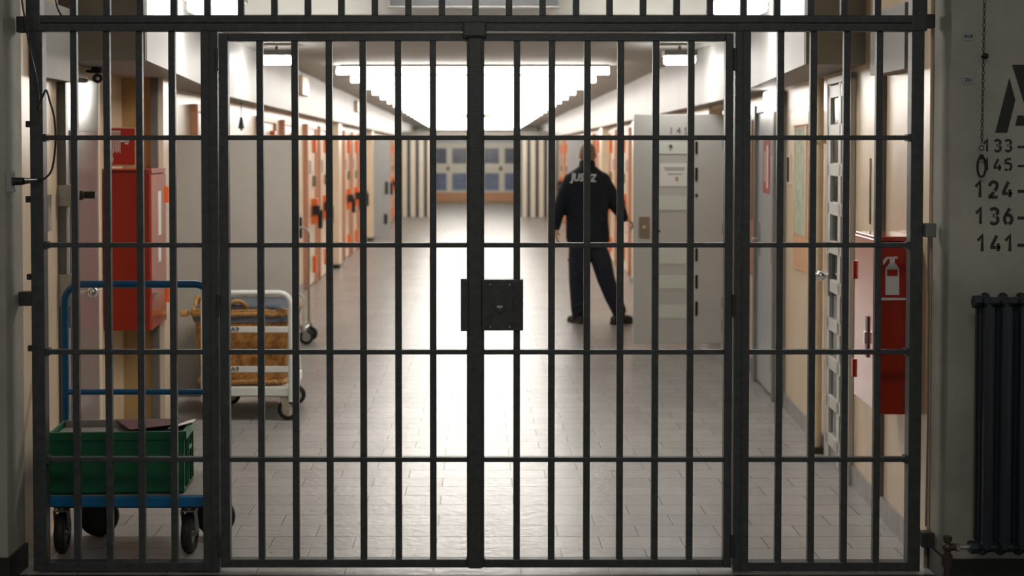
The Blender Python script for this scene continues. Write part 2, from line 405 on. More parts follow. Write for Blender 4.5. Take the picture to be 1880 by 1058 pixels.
# fixed frame --------------------------------------------------
fr = empty('barred_partition', (0, DG, 0))
tag(fr, 'fixed dark iron bar frame filling the wall opening around the two gate leaves', 'bars')
def gbox(x0, x1, z0, z1, d=.05, yo=0): return MB().bb(x0, x1, yo - d / 2, yo + d / 2, z0, z1)
Zt = 2.72
gL0, gL1 = gx(59, 300), gx(83, 300)
P0, P1 = gx(373), gx(403)
Q0, Q1 = gx(1346), gx(1374)
gR0, gR1 = gx(1667, 500), gx(1690, 500)
ztr0, ztr1 = gz(58), gz(29)
zb = gz(1046)
zb = max(zb, .006)
for (a, b) in ((gL0, gL1), (P0, P1), (Q0, Q1), (gR0, gR1)):
    st = gbox(a, b, zb, ztr0, .055)
    if a in (P0, Q0): st.bb((a + b) / 2 - .002, (a + b) / 2 + .002, -.031, -.027, zb, ztr0)
    st.build('stile', M['iron'], fr, bevel=.003)
for (a, b) in ((gL0 - .012, gL1 - .008), (gR0, gR1 + .01)):
    gbox(a, b, ztr0, Zt, .055).build('stile', M['iron'], fr, bevel=.003)
tb = gbox(gL1 - .02, gR0 + .02, ztr0, (ztr0 + ztr1) / 2 - .001, .06); tb.build('transom_rail', M['iron'], fr, bevel=.003)
tb = gbox(gL1 - .02, gR0 + .02, (ztr0 + ztr1) / 2 + .001, ztr1, .052); tb.build('transom_rail', M['iron'], fr, bevel=.003)
gbox(gx(850), gx(893), gz(70), gz(41), .03, -.035).build('stop_plate', M['iron'], fr, bevel=.008)
for (a, b) in ((gL1, P0), (Q1, gR0)):
    gbox(a, b, zb, gz(1030), .05).build('bottom_rail', M['iron'], fr, bevel=.002)
RY = (253, 450, 646, 843)
for (a, b) in ((gL1, P0), (Q1, gR0)):
    for y in RY:
        z = gz(y); gbox(a, b, z - .0095, z + .0095, .030).build('rail', M['iron'], fr, bevel=.002)
        e = MB().bb((a if a == gL1 else b - .012), (a + .012 if a == gL1 else b), -.02, .02, z - .015, z + .015); e.build('rail_socket', M['iron'], fr)
for xs in ((139.6, 199.5, 259, 318.7), (1430.2, 1490.3, 1551, 1610.5)):
    for x in xs:
        c = gx(x); gbox(c - BW / 2, c + BW / 2, gz(1031), ztr0, BW).build('bar', M['iron'], fr, bevel=.002)
for i in range(25):
    x = 135.6 + 61.45 * i
    c = gx(x, 20); gbox(c - BW / 2, c + BW / 2, ztr1, Zt, BW).build('bar', M['iron'], fr, bevel=.002)
for i in range(24):                      # small welds rounding each bar foot
    pass
# wall brackets that hold the frame
for (a, b, y0, y1, d) in ((33, 62, 31, 60, .05), (37, 66, 535, 561, .05), (1690, 1714, 27, 52, .05), (1690, 1712, 976, 1003, .05), (48, 62, 222, 234, .02), (48, 64, 360, 372, .02), (50, 66, 503, 514, .02), (52, 67, 634, 645, .02)):
    A, B = gx(a, y0), gx(b, y0)
    gbox(A if A > 0 else A, B, gz(y1), gz(y0), d, .0).build('wall_bracket', M['iron2'], fr, bevel=.003)
# hinge side barrels
def leaf(name, x0, x1, bars, label, meet_left):
    t = empty(name, (0, DG, 0)); tag(t, label, 'gate leaf', 'gate leaves')
    zt, zl = gz(62), gz(1040)
    zl = max(zl, .02)
    w = .036
    sw0 = gx(421) - gx(404)
    a0, a1 = (x0, x0 + sw0) if not meet_left else (x0, gx(889))
    b0, b1 = (x1 - sw0 * .85, x1) if meet_left else (gx(857), x1)
    gbox(a0, a1, zl, zt, .045).build('stile', M['iron'], t, bevel=.003)
    gbox(b0, b1, zl, zt, .045).build('stile', M['iron'], t, bevel=.003)
    gbox(a1, b0, gz(76), zt, .04).build('top_rail', M['iron'], t, bevel=.003)
    gbox(a1, b0, zl, gz(1025), .04).build('bottom_rail', M['iron'], t, bevel=.003)
    for y in RY:
        z = gz(y); gbox(a1, b0, z - .0095, z + .0095, .030).build('rail', M['iron'], t, bevel=.002)
    for x in bars:
        c = gx(x, 540); gbox(c - BW / 2, c + BW / 2, gz(1026), gz(75), BW).build('bar', M['iron'], t, bevel=.002)
    return t
xm = gx(874)
g1 = leaf('gate_leaf', gx(405), xm - .002, (479.3, 543, 605.5, 667.3, 731.6, 795.3), 'left hand leaf of the double barred iron gate, without lock case', False)
g2 = leaf('gate_leaf', xm + .002, gx(1343), (948.7, 1012.5, 1077.3, 1138.2, 1202.5, 1266.8), 'right hand leaf of the double barred iron gate, carrying the lock case', True)
# cover strip on the meeting stile and lock
MB().bb(gx(861), gx(884), -.034, -.022, max(gz(1040), .02), gz(62)).build('cover_strip', M['iron'], g1, bevel=.003)
MB().bb(gx(846), gx(861), -.028, -.006, gz(607), gz(511)).build('strike_plate', M['iron'], g1, bevel=.003)
lk = MB().bb(gx(885), gx(960), -.040, .022, gz(605), gz(512)).build('lock_case', M['iron'], g2, bevel=.003)
MB().bb(gx(940), gx(959.5), -.0425, -.040, gz(597), gz(519)).build('edge_plate', M['iron2'], lk)
c = px(917, 561, DG)
MB().torus((c.x, -.041, c.z), .0225, .0018, seg=32).cyl((c.x, -.0445, c.z), (c.x, -.039, c.z), .0215, seg=32).build('keyhole_rosette', M['iron'], lk, smooth=True)
k = MB().bb(c.x - .011, c.x + .011, -.0462, -.0445, c.z - .0025, c.z + .0035).bb(c.x - .004, c.x + .003, -.0462, -.0445, c.z - .007, c.z)
k.build('keyhole', M['chrome'], lk)  # bright metal insert stands in for light seen through the hole
for (x, y) in ((900, 521), (935, 521), (900, 598), (935, 598)):
    p = px(x, y, DG); MB().cyl((p.x, -.0425, p.z), (p.x, -.039, p.z), .0028, seg=10).build('screw', M['chrome'], lk)
# hinges at the outer stiles
for (t, x) in ((g1, 402), (g2, 1345)):
    for y in (110, 560, 1000):
        z = gz(y); MB().cyl((gx(x), -.028, z - .045), (gx(x), -.028, z + .045), .007).build('hinge', M['iron2'], t, smooth=True)

# ================================================================= HALL WALL RIGHT: writing, labels, chain, radiator
def onwall(x, y): return px(x, y, DF)
def wz(y): return px(1800, y, DF).z
for (txt, x0, y0, y1, adv, w, lab) in (('133', 1806, 255, 280, 19.5, 4.2, 'stencilled 133 and dash, first of the five number rows'),
                                  ('145', 1806, 290, 315, 19.5, 4.2, 'stencilled 145 and dash, second of the five number rows'),
                                  ('124', 1791, 331, 365, 25.5, 5.6, 'stencilled 124 and dash, third of the five number rows'),
                                  ('136', 1792, 380, 414, 25.5, 5.6, 'stencilled 136 and dash, fourth of the five number rows'),
                                  ('141', 1795, 430, 464, 25.5, 5.6, 'stencilled 141 and dash, lowest of the five number rows')):
    u = DF / F
    a = onwall(x0, y1); hh = wz(y0) - wz(y1)
    mb = stencil(txt, a.x, a.z, hh, adv * u, w * u, DF, .82 if y1 - y0 < 30 else .78)
    xd = onwall(1868, y1).x; zd = a.z + hh * .40
    ribbon(mb.bm, [(xd, zd), (xd + 22 * u, zd)], w * u, DF)
    o = mb.build('painted_number', M['stencil'], wr); o['label'] = lab
# big stencilled A
mb = MB()
def poly(pts):
    f = [mb.bm.verts.new((onwall(*p).x, DF - .0012, onwall(*p).z)) for p in pts]; g = [mb.bm.verts.new((onwall(*p).x, DF, onwall(*p).z)) for p in pts]
    mb.bm.faces.new(f); mb.bm.faces.new(g[::-1]); n = len(pts)
    for i in range(n): mb.bm.faces.new((f[i], g[i], g[(i + 1) % n], f[(i + 1) % n]))
poly([(1853, 143), (1864, 184), (1849, 244), (1827, 244)])
poly([(1858, 119), (1895, 119), (1935, 244), (1897, 244)])
poly([(1868, 212), (1879, 212), (1885, 231), (1864, 231)])
o = mb.build('painted_letter', M['stencil'], wr); o['label'] = 'large black stencilled letter A'
for (txt, x, y, lab) in (('AUF', 1778, 67, 'small grey label reading AUF, upper of two on the wall'), ('ZU', 1777, 147, 'small grey label reading ZU, lower of two on the wall')):
    p = onwall(x, y); t = empty('wall_label', (p.x, DF - .002, p.z)); tag(t, lab, 'label', 'lever labels')
    MB().bb(-.02, .02, -.0015, .002, -.0145, .0145).build('plate', M['label'], t)
    f = font_mesh('lettering', txt, .019, M['stencil'], t, .0003, .0004); f.rotation_euler = (PI / 2, 0, 0); f.location = (0, -.002, 0)
# pull chain
p = onwall(1803, 0); zt = px(1803, -160, DF).z; zr = wz(262)
t = empty('pull_chain', (p.x, DF - .035, 0)); tag(t, 'dark thin pull chain with an oval ring hanging beside the stencilled numbers', 'chain')
mb = MB(); n = int((zt - zr) / .0155)
for i in range(n):
    z = zr + .0155 * (i + .5)
    mb.torus((0 - .008 * (1 - i / n), 0, z), .0065, .0014, ((0, 1, 0) if i % 2 else (1, 0, 0)), (1.35, .75), 10, 5)
mb.build('chain', M['chain'], t, smooth=True)
MB().torus((-.009, 0, wz(272)), .0095, .0018).build('link_ring', M['chain'], t, smooth=True)
MB().torus((-.009, 0, wz(288)), .007, .003).torus((-.009, -.002, wz(306)), .021, .0042, (0.3, 1, 0), (1.9, .72), 28).build('pull_ring', M['chain'], t, smooth=True)
br = onwall(1806, 104)
MB().cyl((0.004, .033, br.z), (0.004, .0, br.z), .006).sph((.003, 0, br.z), .012, (1, .8, 1)).build('guide', M['chain'], t, smooth=True)
MB().cyl((0.004, .034, zt), (0.004, .0, zt), .006).build('top_hook', M['chain'], t, smooth=True)

# radiator
rt = empty('radiator', (0, DF - .16, 0)); tag(rt, 'dark enamelled column radiator standing in front of the numbered wall', 'radiator')
DR = DF - .16
rx0 = px(1806, 780, DR).x; rz1 = px(1810, 545, DR).z; rz0 = px(1810, 1012, DR).z
pitch = .0685
for i in range(7):
    x = rx0 + i * pitch; m_ = MB()
    for yy in (-.042, .042):
        m_.chain([((x, yy, rz0 + .02), .014), ((x, yy, rz1 - .03), .014)])
        m_.cap((x, yy, rz1 - .03), (x, 0, rz1 - .004), .014, .020)
        m_.cap((x, yy, rz0 + .02), (x, 0, rz0 + .004), .014, .020)
    m_.box((x, -.042, (rz0 + rz1) / 2), (.036, .02, rz1 - rz0 - .07))
    m_.box((x, .042, (rz0 + rz1) / 2), (.036, .02, rz1 - rz0 - .07))
    m_.cyl((x - .034, 0, rz1 - .02), (x + .034, 0, rz1 - .02), .019).cyl((x - .034, 0, rz0 + .015), (x + .034, 0, rz0 + .015), .019)
    m_.build('column', M['radiator'], rt, smooth=True)
MB().cyl((rx0 - .045, 0, rz1 - .02), (rx0 - .018, 0, rz1 - .02), .025, seg=8).build('top_plug', M['radiator'], rt, smooth=False)
vz = rz0 + .015
MB().cyl((rx0 - .052, 0, vz), (rx0 - .020, 0, vz), .026, seg=8).build('bottom_plug', M['radiator'], rt)
MB().cyl((rx0 - .09, 0, vz), (rx0 - .05, 0, vz), .010).cyl((rx0 - .104, 0, vz), (rx0 - .09, 0, vz), .017, seg=6).build('union_nut', M['steel'], rt, smooth=False)
vx = rx0 - .135
MB().cyl((vx, 0, -.0), (vx, 0, vz + .004), .013).cyl((vx, 0, vz - .075), (vx, 0, vz - .03), .021, seg=8).cyl((vx, 0, vz), (vx + .035, 0, vz), .014).sph((vx, 0, vz), .019).cyl((vx, 0, vz), (vx, 0, vz + .034), .013, seg=8).cyl((vx, 0, vz + .026), (vx, 0, vz + .042), .017, seg=10).build('valve', M['copper'], rt, smooth=True)
for z_ in (rz0 + .12, rz1 - .15): MB().bb(rx0 + 3 * pitch - .01, rx0 + 3 * pitch + .01, .02, .16, z_, z_ + .03).build('wall_bracket', M['radiator'], rt)
# small junction box on the frame reveal, right
p = px(1702, 423, DG); t = empty('junction_box', (p.x, DG - .02, p.z)); tag(t, 'small grey box fixed to the right jamb above the extinguisher cabinet', 'box')
MB().bb(-.022, .022, -.03, .03, -.026, .03).build('case', M['trimgrey'], t, bevel=.004)
MB().tube([(0.0, 0, -.026), (0.0, 0, -.12), (.004, 0, -.3), (.004, 0, -.8), (0, 0, -1.2)], .004).build('conduit', M['trimgrey'], t, smooth=True)

# socket and cable on left reveal
sp = onwall(20, 333); sx = -OPN
t = empty('wall_socket', (px(20, 333, DF).x, DF - .0, px(20, 333, DF).z)); tag(t, 'grey cable outlet plate on the left jamb with a black plug in it', 'socket')
MB().bb(-.016, .016, -.012, .0, -.043, .040).build('plate', M['label'], t, bevel=.004)
for z_ in (-.041, .028): MB().bb(.006, .018, -.016, .0, z_, z_ + .01).build('clip', M['steel'], t)
def cp(x, y, D=DG - .06): v = px(x, y, D); return v
def spline(pts, n=8):
    P = [Vector(p) for p in pts]; P = [P[0]] + P + [P[-1]]; out = []
    for i in range(1, len(P) - 2):
        for k in range(n):
            t_ = k / n; a, b, c_, d = P[i - 1], P[i], P[i + 1], P[i + 2]
            out.append(.5 * ((2 * b) + (-a + c_) * t_ + (2 * a - 5 * b + 4 * c_ - d) * t_ ** 2 + (-a + 3 * b - 3 * c_ + d) * t_ ** 3))
    out.append(P[-2]); return out
t = empty('power_cable', (0, 0, 0)); tag(t, 'black cable looping from the left jamb plug up past the frame', 'cable')
DC = DG - .06
MB().cyl(cp(22, 333, DF - .02), cp(40, 333, DF + .0), .0165, .015).cyl(cp(40, 333, DF), cp(66, 331, DC), .015, .007).build('plug', M['black'], t, smooth=True)
MB().tube(spline([cp(64, 331), cp(80, 329), cp(94, 314), cp(100, 285), cp(102, 250), cp(99, 213), cp(92, 188), cp(85, 166), cp(78, 178), cp(68, 200)]), .0042).build('cord', M['black'], t, smooth=True)
MB().tube(spline([cp(34, -60), cp(40, 0), cp(47, 43), cp(56, 96), cp(68, 150), cp(72, 200)]), .0038).build('cord', M['black'], t, smooth=True)
MB().tube(spline([cp(96, -60, DG + .06), cp(101, -10, DG + .06), cp(107, 18, DG + .06), cp(120, 38, DG + .06)]), .0038).build('cord', M['black'], t, smooth=True)

# ================================================================= WALL FRAMES (local x along the wall, local y out into the passage)
def RF(name, D, label, cat, group=None, kind=None):
    t = empty(name, (RWX(D), D, 0), PI / 2 - AR); tag(t, label, cat, group, kind); return t       # +x = deeper
def LF(name, x, D, label, cat, group=None, kind=None, a=AL):
    t = empty(name, (x, D, 0), -PI / 2 + a); tag(t, label, cat, group, kind); return t             # +x = nearer

# --- extinguisher cabinet, right
D0 = 5.72
zc0, zc1 = px(1640, 762, D0).z, px(1640, 446, D0).z
t = RF('extinguisher_cabinet', D0, 'red fire extinguisher cabinet on the right wall just behind the bars', 'cabinet')
dep = RWX(D0) - px(1612, 600, D0).x
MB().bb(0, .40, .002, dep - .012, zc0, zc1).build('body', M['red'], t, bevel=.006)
dr = MB().bb(-.004, .42, dep - .012, dep + .006, zc0 + .012, zc1 + .012).build('door', M['redlit'], t, bevel=.004)
MB().bb(-.006, .41, 0.002, dep + .004, zc1 + .006, zc1 + .026).build('top_edge', M['redlit'], t, bevel=.004)
for z in (px(1582, 497, 6.1).z, px(1582, 678, 6.1).z):
    MB().bb(.40, .435, dep - .004, dep + .016, z - .04, z + .04).build('hinge', M['red'], dr)
MB().bb(.13, .17, dep + .006, dep + .013, .82, 1.0).build('latch_plate', M['trimgrey'], dr, bevel=.004)
MB().bb(.142, .158, dep + .013, dep + .022, .88, .93).build('latch', M['chrome'], dr)
# pictogram sign on near face
sg = empty('extinguisher_sign', (RWX(D0) + .0, D0, 0), PI / 2 - AR); tag(sg, 'red sign with a white fire extinguisher pictogram on the red cabinet by the right wall', 'sign')
su = D0 / F
def sp_(x, y): v = px(x, y, D0); return (RWX(D0) - v.x, v.z)
def face(name, polys, m, off, parent):
    mb = MB()
    for pts in polys:
        q = [sp_(*p) for p in pts]; f = [mb.bm.verts.new((off, a, b)) for a, b in q]; g = [mb.bm.verts.new((off + .0012, a, b)) for a, b in q]
        mb.bm.faces.new(f); mb.bm.faces.new(g[::-1]); n = len(q)
        for i in range(n): mb.bm.faces.new((f[i], g[i], g[(i + 1) % n], f[(i + 1) % n]))
    return mb.build(name, m, parent)
face('plate', [[(1614, 456), (1702, 456), (1702, 548), (1614, 548)]], M['signred'], -.0035, sg)
face('pictogram', [[(1626, 493), (1633, 484), (1644, 484), (1651, 493), (1651, 542), (1626, 542)], [(1634, 472), (1643, 472), (1643, 484), (1634, 484)],
                   [(1622, 478), (1628, 472), (1648, 471), (1648, 475), (1630, 476), (1624, 486), (1621, 486)]], M['signwhite'], -.005, sg)
face('pictogram_band', [[(1629, 495), (1648, 495), (1648, 507), (1629, 507)]], M['signred'], -.0065, sg)
face('white_border', [[(1616, 547), (1663, 547), (1663, 551), (1620, 552)]], M['signwhite'], -.0055, sg)
# lettering on the part right of the frame (vertical, unreadable marks)
face('lettering', [[(1691, 488 + 14 * k), (1695, 488 + 14 * k), (1695, 497 + 14 * k), (1691, 497 + 14 * k)] for k in range(3)], M['tray'], -.005, sg)

# --- right wall bits
t = RF('trim_7', 6.33, 'dark vertical steel strip on the right wall behind the extinguisher cabinet', None, kind='structure')
MB().bb(-.02, .03, 0, .02, .1, 2.10).build('strip', M['trimgrey'], t)
t = RF('trim_8', 6.62, 'narrow black vertical slot in the right cream wall', None, kind='structure')
MB().bb(-.012, .012, 0, .004, 1.36, 1.68).build('slot', M['black'], t)
# --- paned steel door, right
t = RF('door_1', 6.98, 'white glossy steel door with two columns of small dark panes and a round knob', None, kind='structure')
wd = .56
fm = MB().bb(-.03, 0, 0, .03, 0, 2.12).bb(wd, wd + .03, 0, .03, 0, 2.12).bb(-.03, wd + .03, 0, .03, 2.08, 2.12)
fm.build('frame', M['greydoor2'], t, bevel=.004)
lf = MB()
nz = 9; z0 = .13; ph = (2.04 - z0) / nz
cols = ((.05, .22), (.29, .50))
lf.bb(0, wd, 0.003, .008, .02, 2.08)
for x0_, x1_ in ((0, .05), (.22, .29), (.50, wd)): lf.bb(x0_, x1_, .006, .026, .02, 2.08)
for k in range(nz + 1): lf.bb(0, wd, .006, .026, z0 + ph * k - .034, z0 + ph * k + .034)
leafo = lf.build('leaf', M['greydoor2'], t, bevel=.004)
for k in range(nz):
    for (a, b) in cols:
        MB().bb(a + .01, b - .01, .008, .013, z0 + ph * k + .040, z0 + ph * (k + 1) - .040).build('pane', M['darkglass'], leafo)
MB().bb(.49, .54, .026, .033, .92, 1.16).build('handle_plate', M['steel'], leafo, bevel=.003)
MB().cyl((.515, .03, 1.03), (.515, .055, 1.03), .012).sph((.515, .072, 1.03), .030).build('knob', M['chrome'], leafo, smooth=True)
# --- standing pipe
t = RF('heating_pipe', 7.72, 'beige vertical pipe running floor to bulkhead between the noticeboard and paned door', 'pipe')
MB().cyl((0, .04, .03), (0, .04, 2.13), .024).build('tube', M['pipe'], t, smooth=True)
MB().cyl((0, 0, 1.77), (0, .05, 1.77), .011).sph((0, .05, 1.77), .034, (1, 1, .5)).build('bracket', M['pipe'], t, smooth=True)
MB().bb(-.05, .07, 0.016, .085, .0, .035).build('foot_block', M['copper'], t)
# --- noticeboard
D1 = 7.88; wN = .80
t = RF('noticeboard', D1, 'peach noticeboard in a brown wooden frame on the right wall beside the pipe', 'noticeboard')
MB().bb(.02, wN, .0, .02, .98, 1.93).build('board', M['cork'], t)
f = MB().bb(0, .03, 0, .026, .90, 1.95).build('frame', M['wood'], t)
MB().bb(.25, wN + .02, .02, .028, 1.88, 1.95).build('top_rail', M['cream2'], t)
MB().bb(.36, .72, .02, .024, 1.20, 1.86).build('paper', M['paper'], t)
MB().bb(.33, .36, .02, .028, 1.19, 1.87).bb(.72, .75, .02, .028, 1.19, 1.87).bb(.33, .75, .02, .028, 1.86, OPN).build('paper_frame', M['pipe'], t)
t = RF('wall_switch', 8.93, 'small dark narrow switch on the right wall beyond the noticeboard', 'switch')
MB().bb(-.05, .05, 0, .010, 1.50, 1.70).build('plate', M['cream2'], t)
MB().bb(-.016, .016, .010, .022, 1.52, 1.68).build('rocker', M['black'], t)
t = RF('trim_9', 9.12, 'grey vertical edge strip beside the steel service door', None, kind='structure')
MB().bb(-.05, .05, 0, .03, 0, 2.12).build('strip', M['trimgrey'], t)
# --- grey service door and red poster
t = RF('door_2', 9.30, 'blue grey steel service door in the right wall beyond the noticeboard', None, kind='structure')
MB().bb(0, .06, 0, .05, 0, 2.06).bb(.84, .90, 0, .06, 0, 2.06).bb(0, .9, 0, .05, 2.0, 2.06).build('frame', M['trimgrey'], t, bevel=.004)
dl = MB().bb(.06, .84, .005, .035, .02, 2.0).build('leaf', M['steelgrey'], t, bevel=.004)
MB().bb(.70, .75, .035, .042, .95, 1.2).build('handle_plate', M['steel'], dl)
MB().cyl((.72, .04, 1.08), (.72, .09, 1.08), .009).cyl((.72, .09, 1.08), (.60, .09, 1.08), .009).build('handle', M['steel'], dl, smooth=True)
for z in (.25, 1.0, 1.75): MB().cyl((.06, .045, z - .06), (.06, .045, z + .06), .012).build('hinge', M['steel'], dl, smooth=True)
t = RF('poster', 9.55, 'faded red poster on the blue grey service door', 'poster')
MB().bb(0, .30, .036, .040, 1.42, 1.80).build('sheet', M['poster'], t)
MB().bb(.06, .12, .040, .041, 1.46, 1.76).bb(.18, .21, .040, .041, 1.5, 1.72).build('print_strip', M['cardwhite'], t)
t = RF('door_lamp', 9.25, 'small white box lamp above the grey service door on the right', 'lamp')
MB().bb(-.10, .22, 0, .05, 2.045, 2.14).build('housing', M['cardwhite'], t, bevel=.01)
MB().bb(-.11, .20, .05, .10, 1.99, 2.13).build('diffuser', M['smallglow'], t, bevel=.01)
t = RF('wall_board', 10.35, 'narrow brown wooden board on the right wall beyond the service door', 'board')
MB().bb(0, .42, 0, .05, .95, 1.96).build('board', M['wood'], t, bevel=.004)
MB().bb(-.01, .02, 0, .062, .78, 1.2).build('end_strip', M['terracotta'], t)

# ================================================================= LEFT SIDE
# glossy panelled door in the left wall
t = LF('door_3', -2.122, 7.52, 'glossy grey and mauve door in the left wall with bolt lever and round knob', None, kind='structure')
wd = .80
MB().bb(-.06, -.005, -.02, .03, 0, 2.12).build('frame', M['cream2'], t, bevel=.004)
lf = MB().bb(0, wd, .004, .03, .02, 2.10).build('leaf', M['greylacquer'], t, bevel=.004)
MB().bb(.06, wd - .10, .03, .036, .25, 1.46).bb(.06, wd - .10, .03, .036, 1.50, 1.82).build('panel', M['mauve'], lf, bevel=.003)
MB().bb(wd - .26, wd - .14, .036, .039, 1.72, 1.80).build('white_tag', M['cardwhite'], lf)
# steel corner post and its fittings (local x = towards the camera)
xp = 7.52 - 6.24
MB().bb(xp - .02, xp + .025, .07, .148, .0, 2.03).build('steel_post', M['trimgrey'], t, bevel=.003)
MB().bb(xp - .05, xp + .03, .10, .185, 1.46, 1.56).build('bolt_case', M['steel'], t, bevel=.005)
MB().cyl((xp - .02, .18, 1.51), (xp - .02, .215, 1.51), .022).cyl((xp - .06, .20, 1.51), (xp - .06, .262, 1.51), .017).build('bolt_lever', M['black'], t, smooth=True)
MB().bb(xp - .04, xp + .03, .10, .172, 1.00, 1.15).bb(xp - .03, xp - .0, .13, .168, .90, 1.02).build('lock_plate', M['steel'], t, bevel=.004)
MB().cyl((xp - .05, .165, 1.06), (xp - .05, .23, 1.06), .011).sph((xp - .05, .25, 1.06), .026).build('knob', M['chrome'], t, smooth=True)
t = LF('wall_plate', LWX(6.05), 6.05, 'narrow steel plate on the cream wall left of the glossy door', 'plate')
MB().bb(-.03, .03, 0, .006, 1.36, 1.52).build('plate', M['steel'], t)
# electrical box like detector under the bulkhead
p = px(178, 131, 7.3); t = empty('ceiling_detector', (p.x, 7.3, 2.165)); tag(t, 'small black camera under the left bulkhead near the glossy door', 'camera')
MB().cyl((0, 0, -.03), (0, 0, -.0), .03).bb(-.05, .03, -.03, .04, -.030, -.015).build('mount', M['black'], t, smooth=False)
MB().cyl((-.01, .04, -.058), (.02, -.06, -.062), .026).build('body', M['black'], t, smooth=True)
MB().sph((.02, -.062, -.062), .011).build('lens', M['chrome'], t, smooth=True)
# hydrant cabinet
DA = 7.80; xA = -2.145
t = LF('hose_cabinet', xA, DA, 'tall red fire hose cabinet on the left wall behind the blue trolley', 'cabinet')
zc0, zc1 = px(240, 608, DA).z, px(240, 311, DA).z
dep = px(276, 450, DA).x - xA - .0
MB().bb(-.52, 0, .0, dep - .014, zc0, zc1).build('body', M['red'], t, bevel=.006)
dr = MB().bb(-.54, .0, dep - .014, dep + .004, zc0, zc1 - .03).build('door', M['redlit'], t, bevel=.006)
MB().bb(-.52, .0, .0, dep + .006, zc1 - .025, zc1 + .004).build('top_edge', M['redlit'], t, bevel=.004)
for z in (px(300, 358, 8.3).z, px(300, 542, 8.3).z):
    MB().bb(-.57, -.535, dep - .002, dep + .018, z - .05, z + .05).build('hinge', M['orange'], dr)
MB().bb(-.34, -.24, dep + .004, dep + .0055, 1.22, 1.48).build('sticker', M['cardwhite'], dr)
MB().bb(-.33, -.23, dep + .004, dep + .0055, 1.06, 1.16).build('sticker', M['cardwhite'], dr)
MB().cyl((-.06, dep, .90), (-.06, dep + .018, .90), .018).bb(-.07, -.05, dep + .01, dep + .03, .86, .90).build('latch', M['chrome'], dr, smooth=False)
# hose sign above it
D2 = 7.95
p0, p1 = px(203, 306, D2), px(262, 234, D2)
t = empty('hydrant_sign', (0, D2, 0)); tag(t, 'red sign with white hose pictogram standing above the tall hose cabinet', 'sign')
MB().bb(p0.x, p1.x, -.004, .004, p0.z, p1.z).build('border', M['pipe'], t)
MB().bb(p0.x + .005, px(248, 300, D2).x, -.007, -.004, p0.z + .012, p1.z - .006).build('red_panel', M['signred'], t)
MB().bb(px(256, 300, D2).x, p1.x - .005, -.007, -.004, p0.z + .012, p1.z - .008).build('red_edge', M['cream'], t)
g = MB()
for k in range(6):
    x = px(205 + 3.0 * k, 260, D2).x; g.bb(x, x + .0045, -.0085, -.007, px(205, 278 + (3 if k % 2 else 0), D2).z, px(205, 241, D2).z)
g.bb(px(205, 260, D2).x, px(222, 260, D2).x, -.0085, -.007, px(205, 243, D2).z, px(205, 240, D2).z)
g.bb(px(222, 260, D2).x, px(238, 260, D2).x, -.0085, -.007, px(205, 261, D2).z, px(205, 258, D2).z)
g.bb(px(230, 260, D2).x, px(236, 260, D2).x, -.0085, -.007, px(205, 265, D2).z, px(205, 259, D2).z)
g.bb(px(205.5, 260, D2).x, px(207, 260, D2).x, -.0085, -.007, px(205, 292, D2).z, px(205, 277, D2).z)
g.build('pictogram', M['signwhite'], t)
g = MB(); a = [px(203.5, 290, D2), px(209, 290, D2), px(206.2, 302, D2)]
f1 = [g.bm.verts.new((q.x, -.0085, q.z)) for q in a]; f2 = [g.bm.verts.new((q.x, -.007, q.z)) for q in a]
g.bm.faces.new(f1); g.bm.faces.new(f2[::-1])
for i in range(3): g.bm.faces.new((f1[i], f2[i], f2[(i + 1) % 3], f1[(i + 1) % 3]))
g.build('arrow', M['signwhite'], t)

# open grey door leaf behind the white cart
DD = 9.35
x0, x1 = px(322, 500, DD).x, px(548, 500, DD).x
t = empty('door_4', (x0, DD, 0)); tag(t, 'plain grey steel cell door standing open across the left side behind the white cart', kind='structure')
lf = MB().bb(0, x1 - x0 - .02, 0, .05, .025, 1.83).build('leaf', M['greydoor'], t, bevel=.005)
MB().bb(x1 - x0 - .02, x1 - x0, -.004, .054, .02, 1.835).build('edge_strip', M['tan'], lf)
MB().cyl((.0, .03, .2), (.0, .03, .36), .018).cyl((.0, .03, 1.5), (.0, .03, 1.66), .018).build('hinge', M['steel'], lf, smooth=True)
MB().bb(-.12, -.02, -.02, .06, 0, 1.95).build('frame', M['cream2'], t)
# dangling dark bell above
p = px(443, 226, 12.2); t = empty('hanging_bell', (p.x, 12.2, p.z)); tag(t, 'small dark bell hanging on a cord under the left bulkhead', 'bell')
MB().cyl((0, 0, -.05), (0, 0, .05), .030, .012, 14).sph((0, 0, -.055), .012).build('bell', M['black'], t, smooth=True)
MB().cyl((0, 0, .05), (0, 0, 2.165 - p.z), .004).build('cord', M['black'], t)

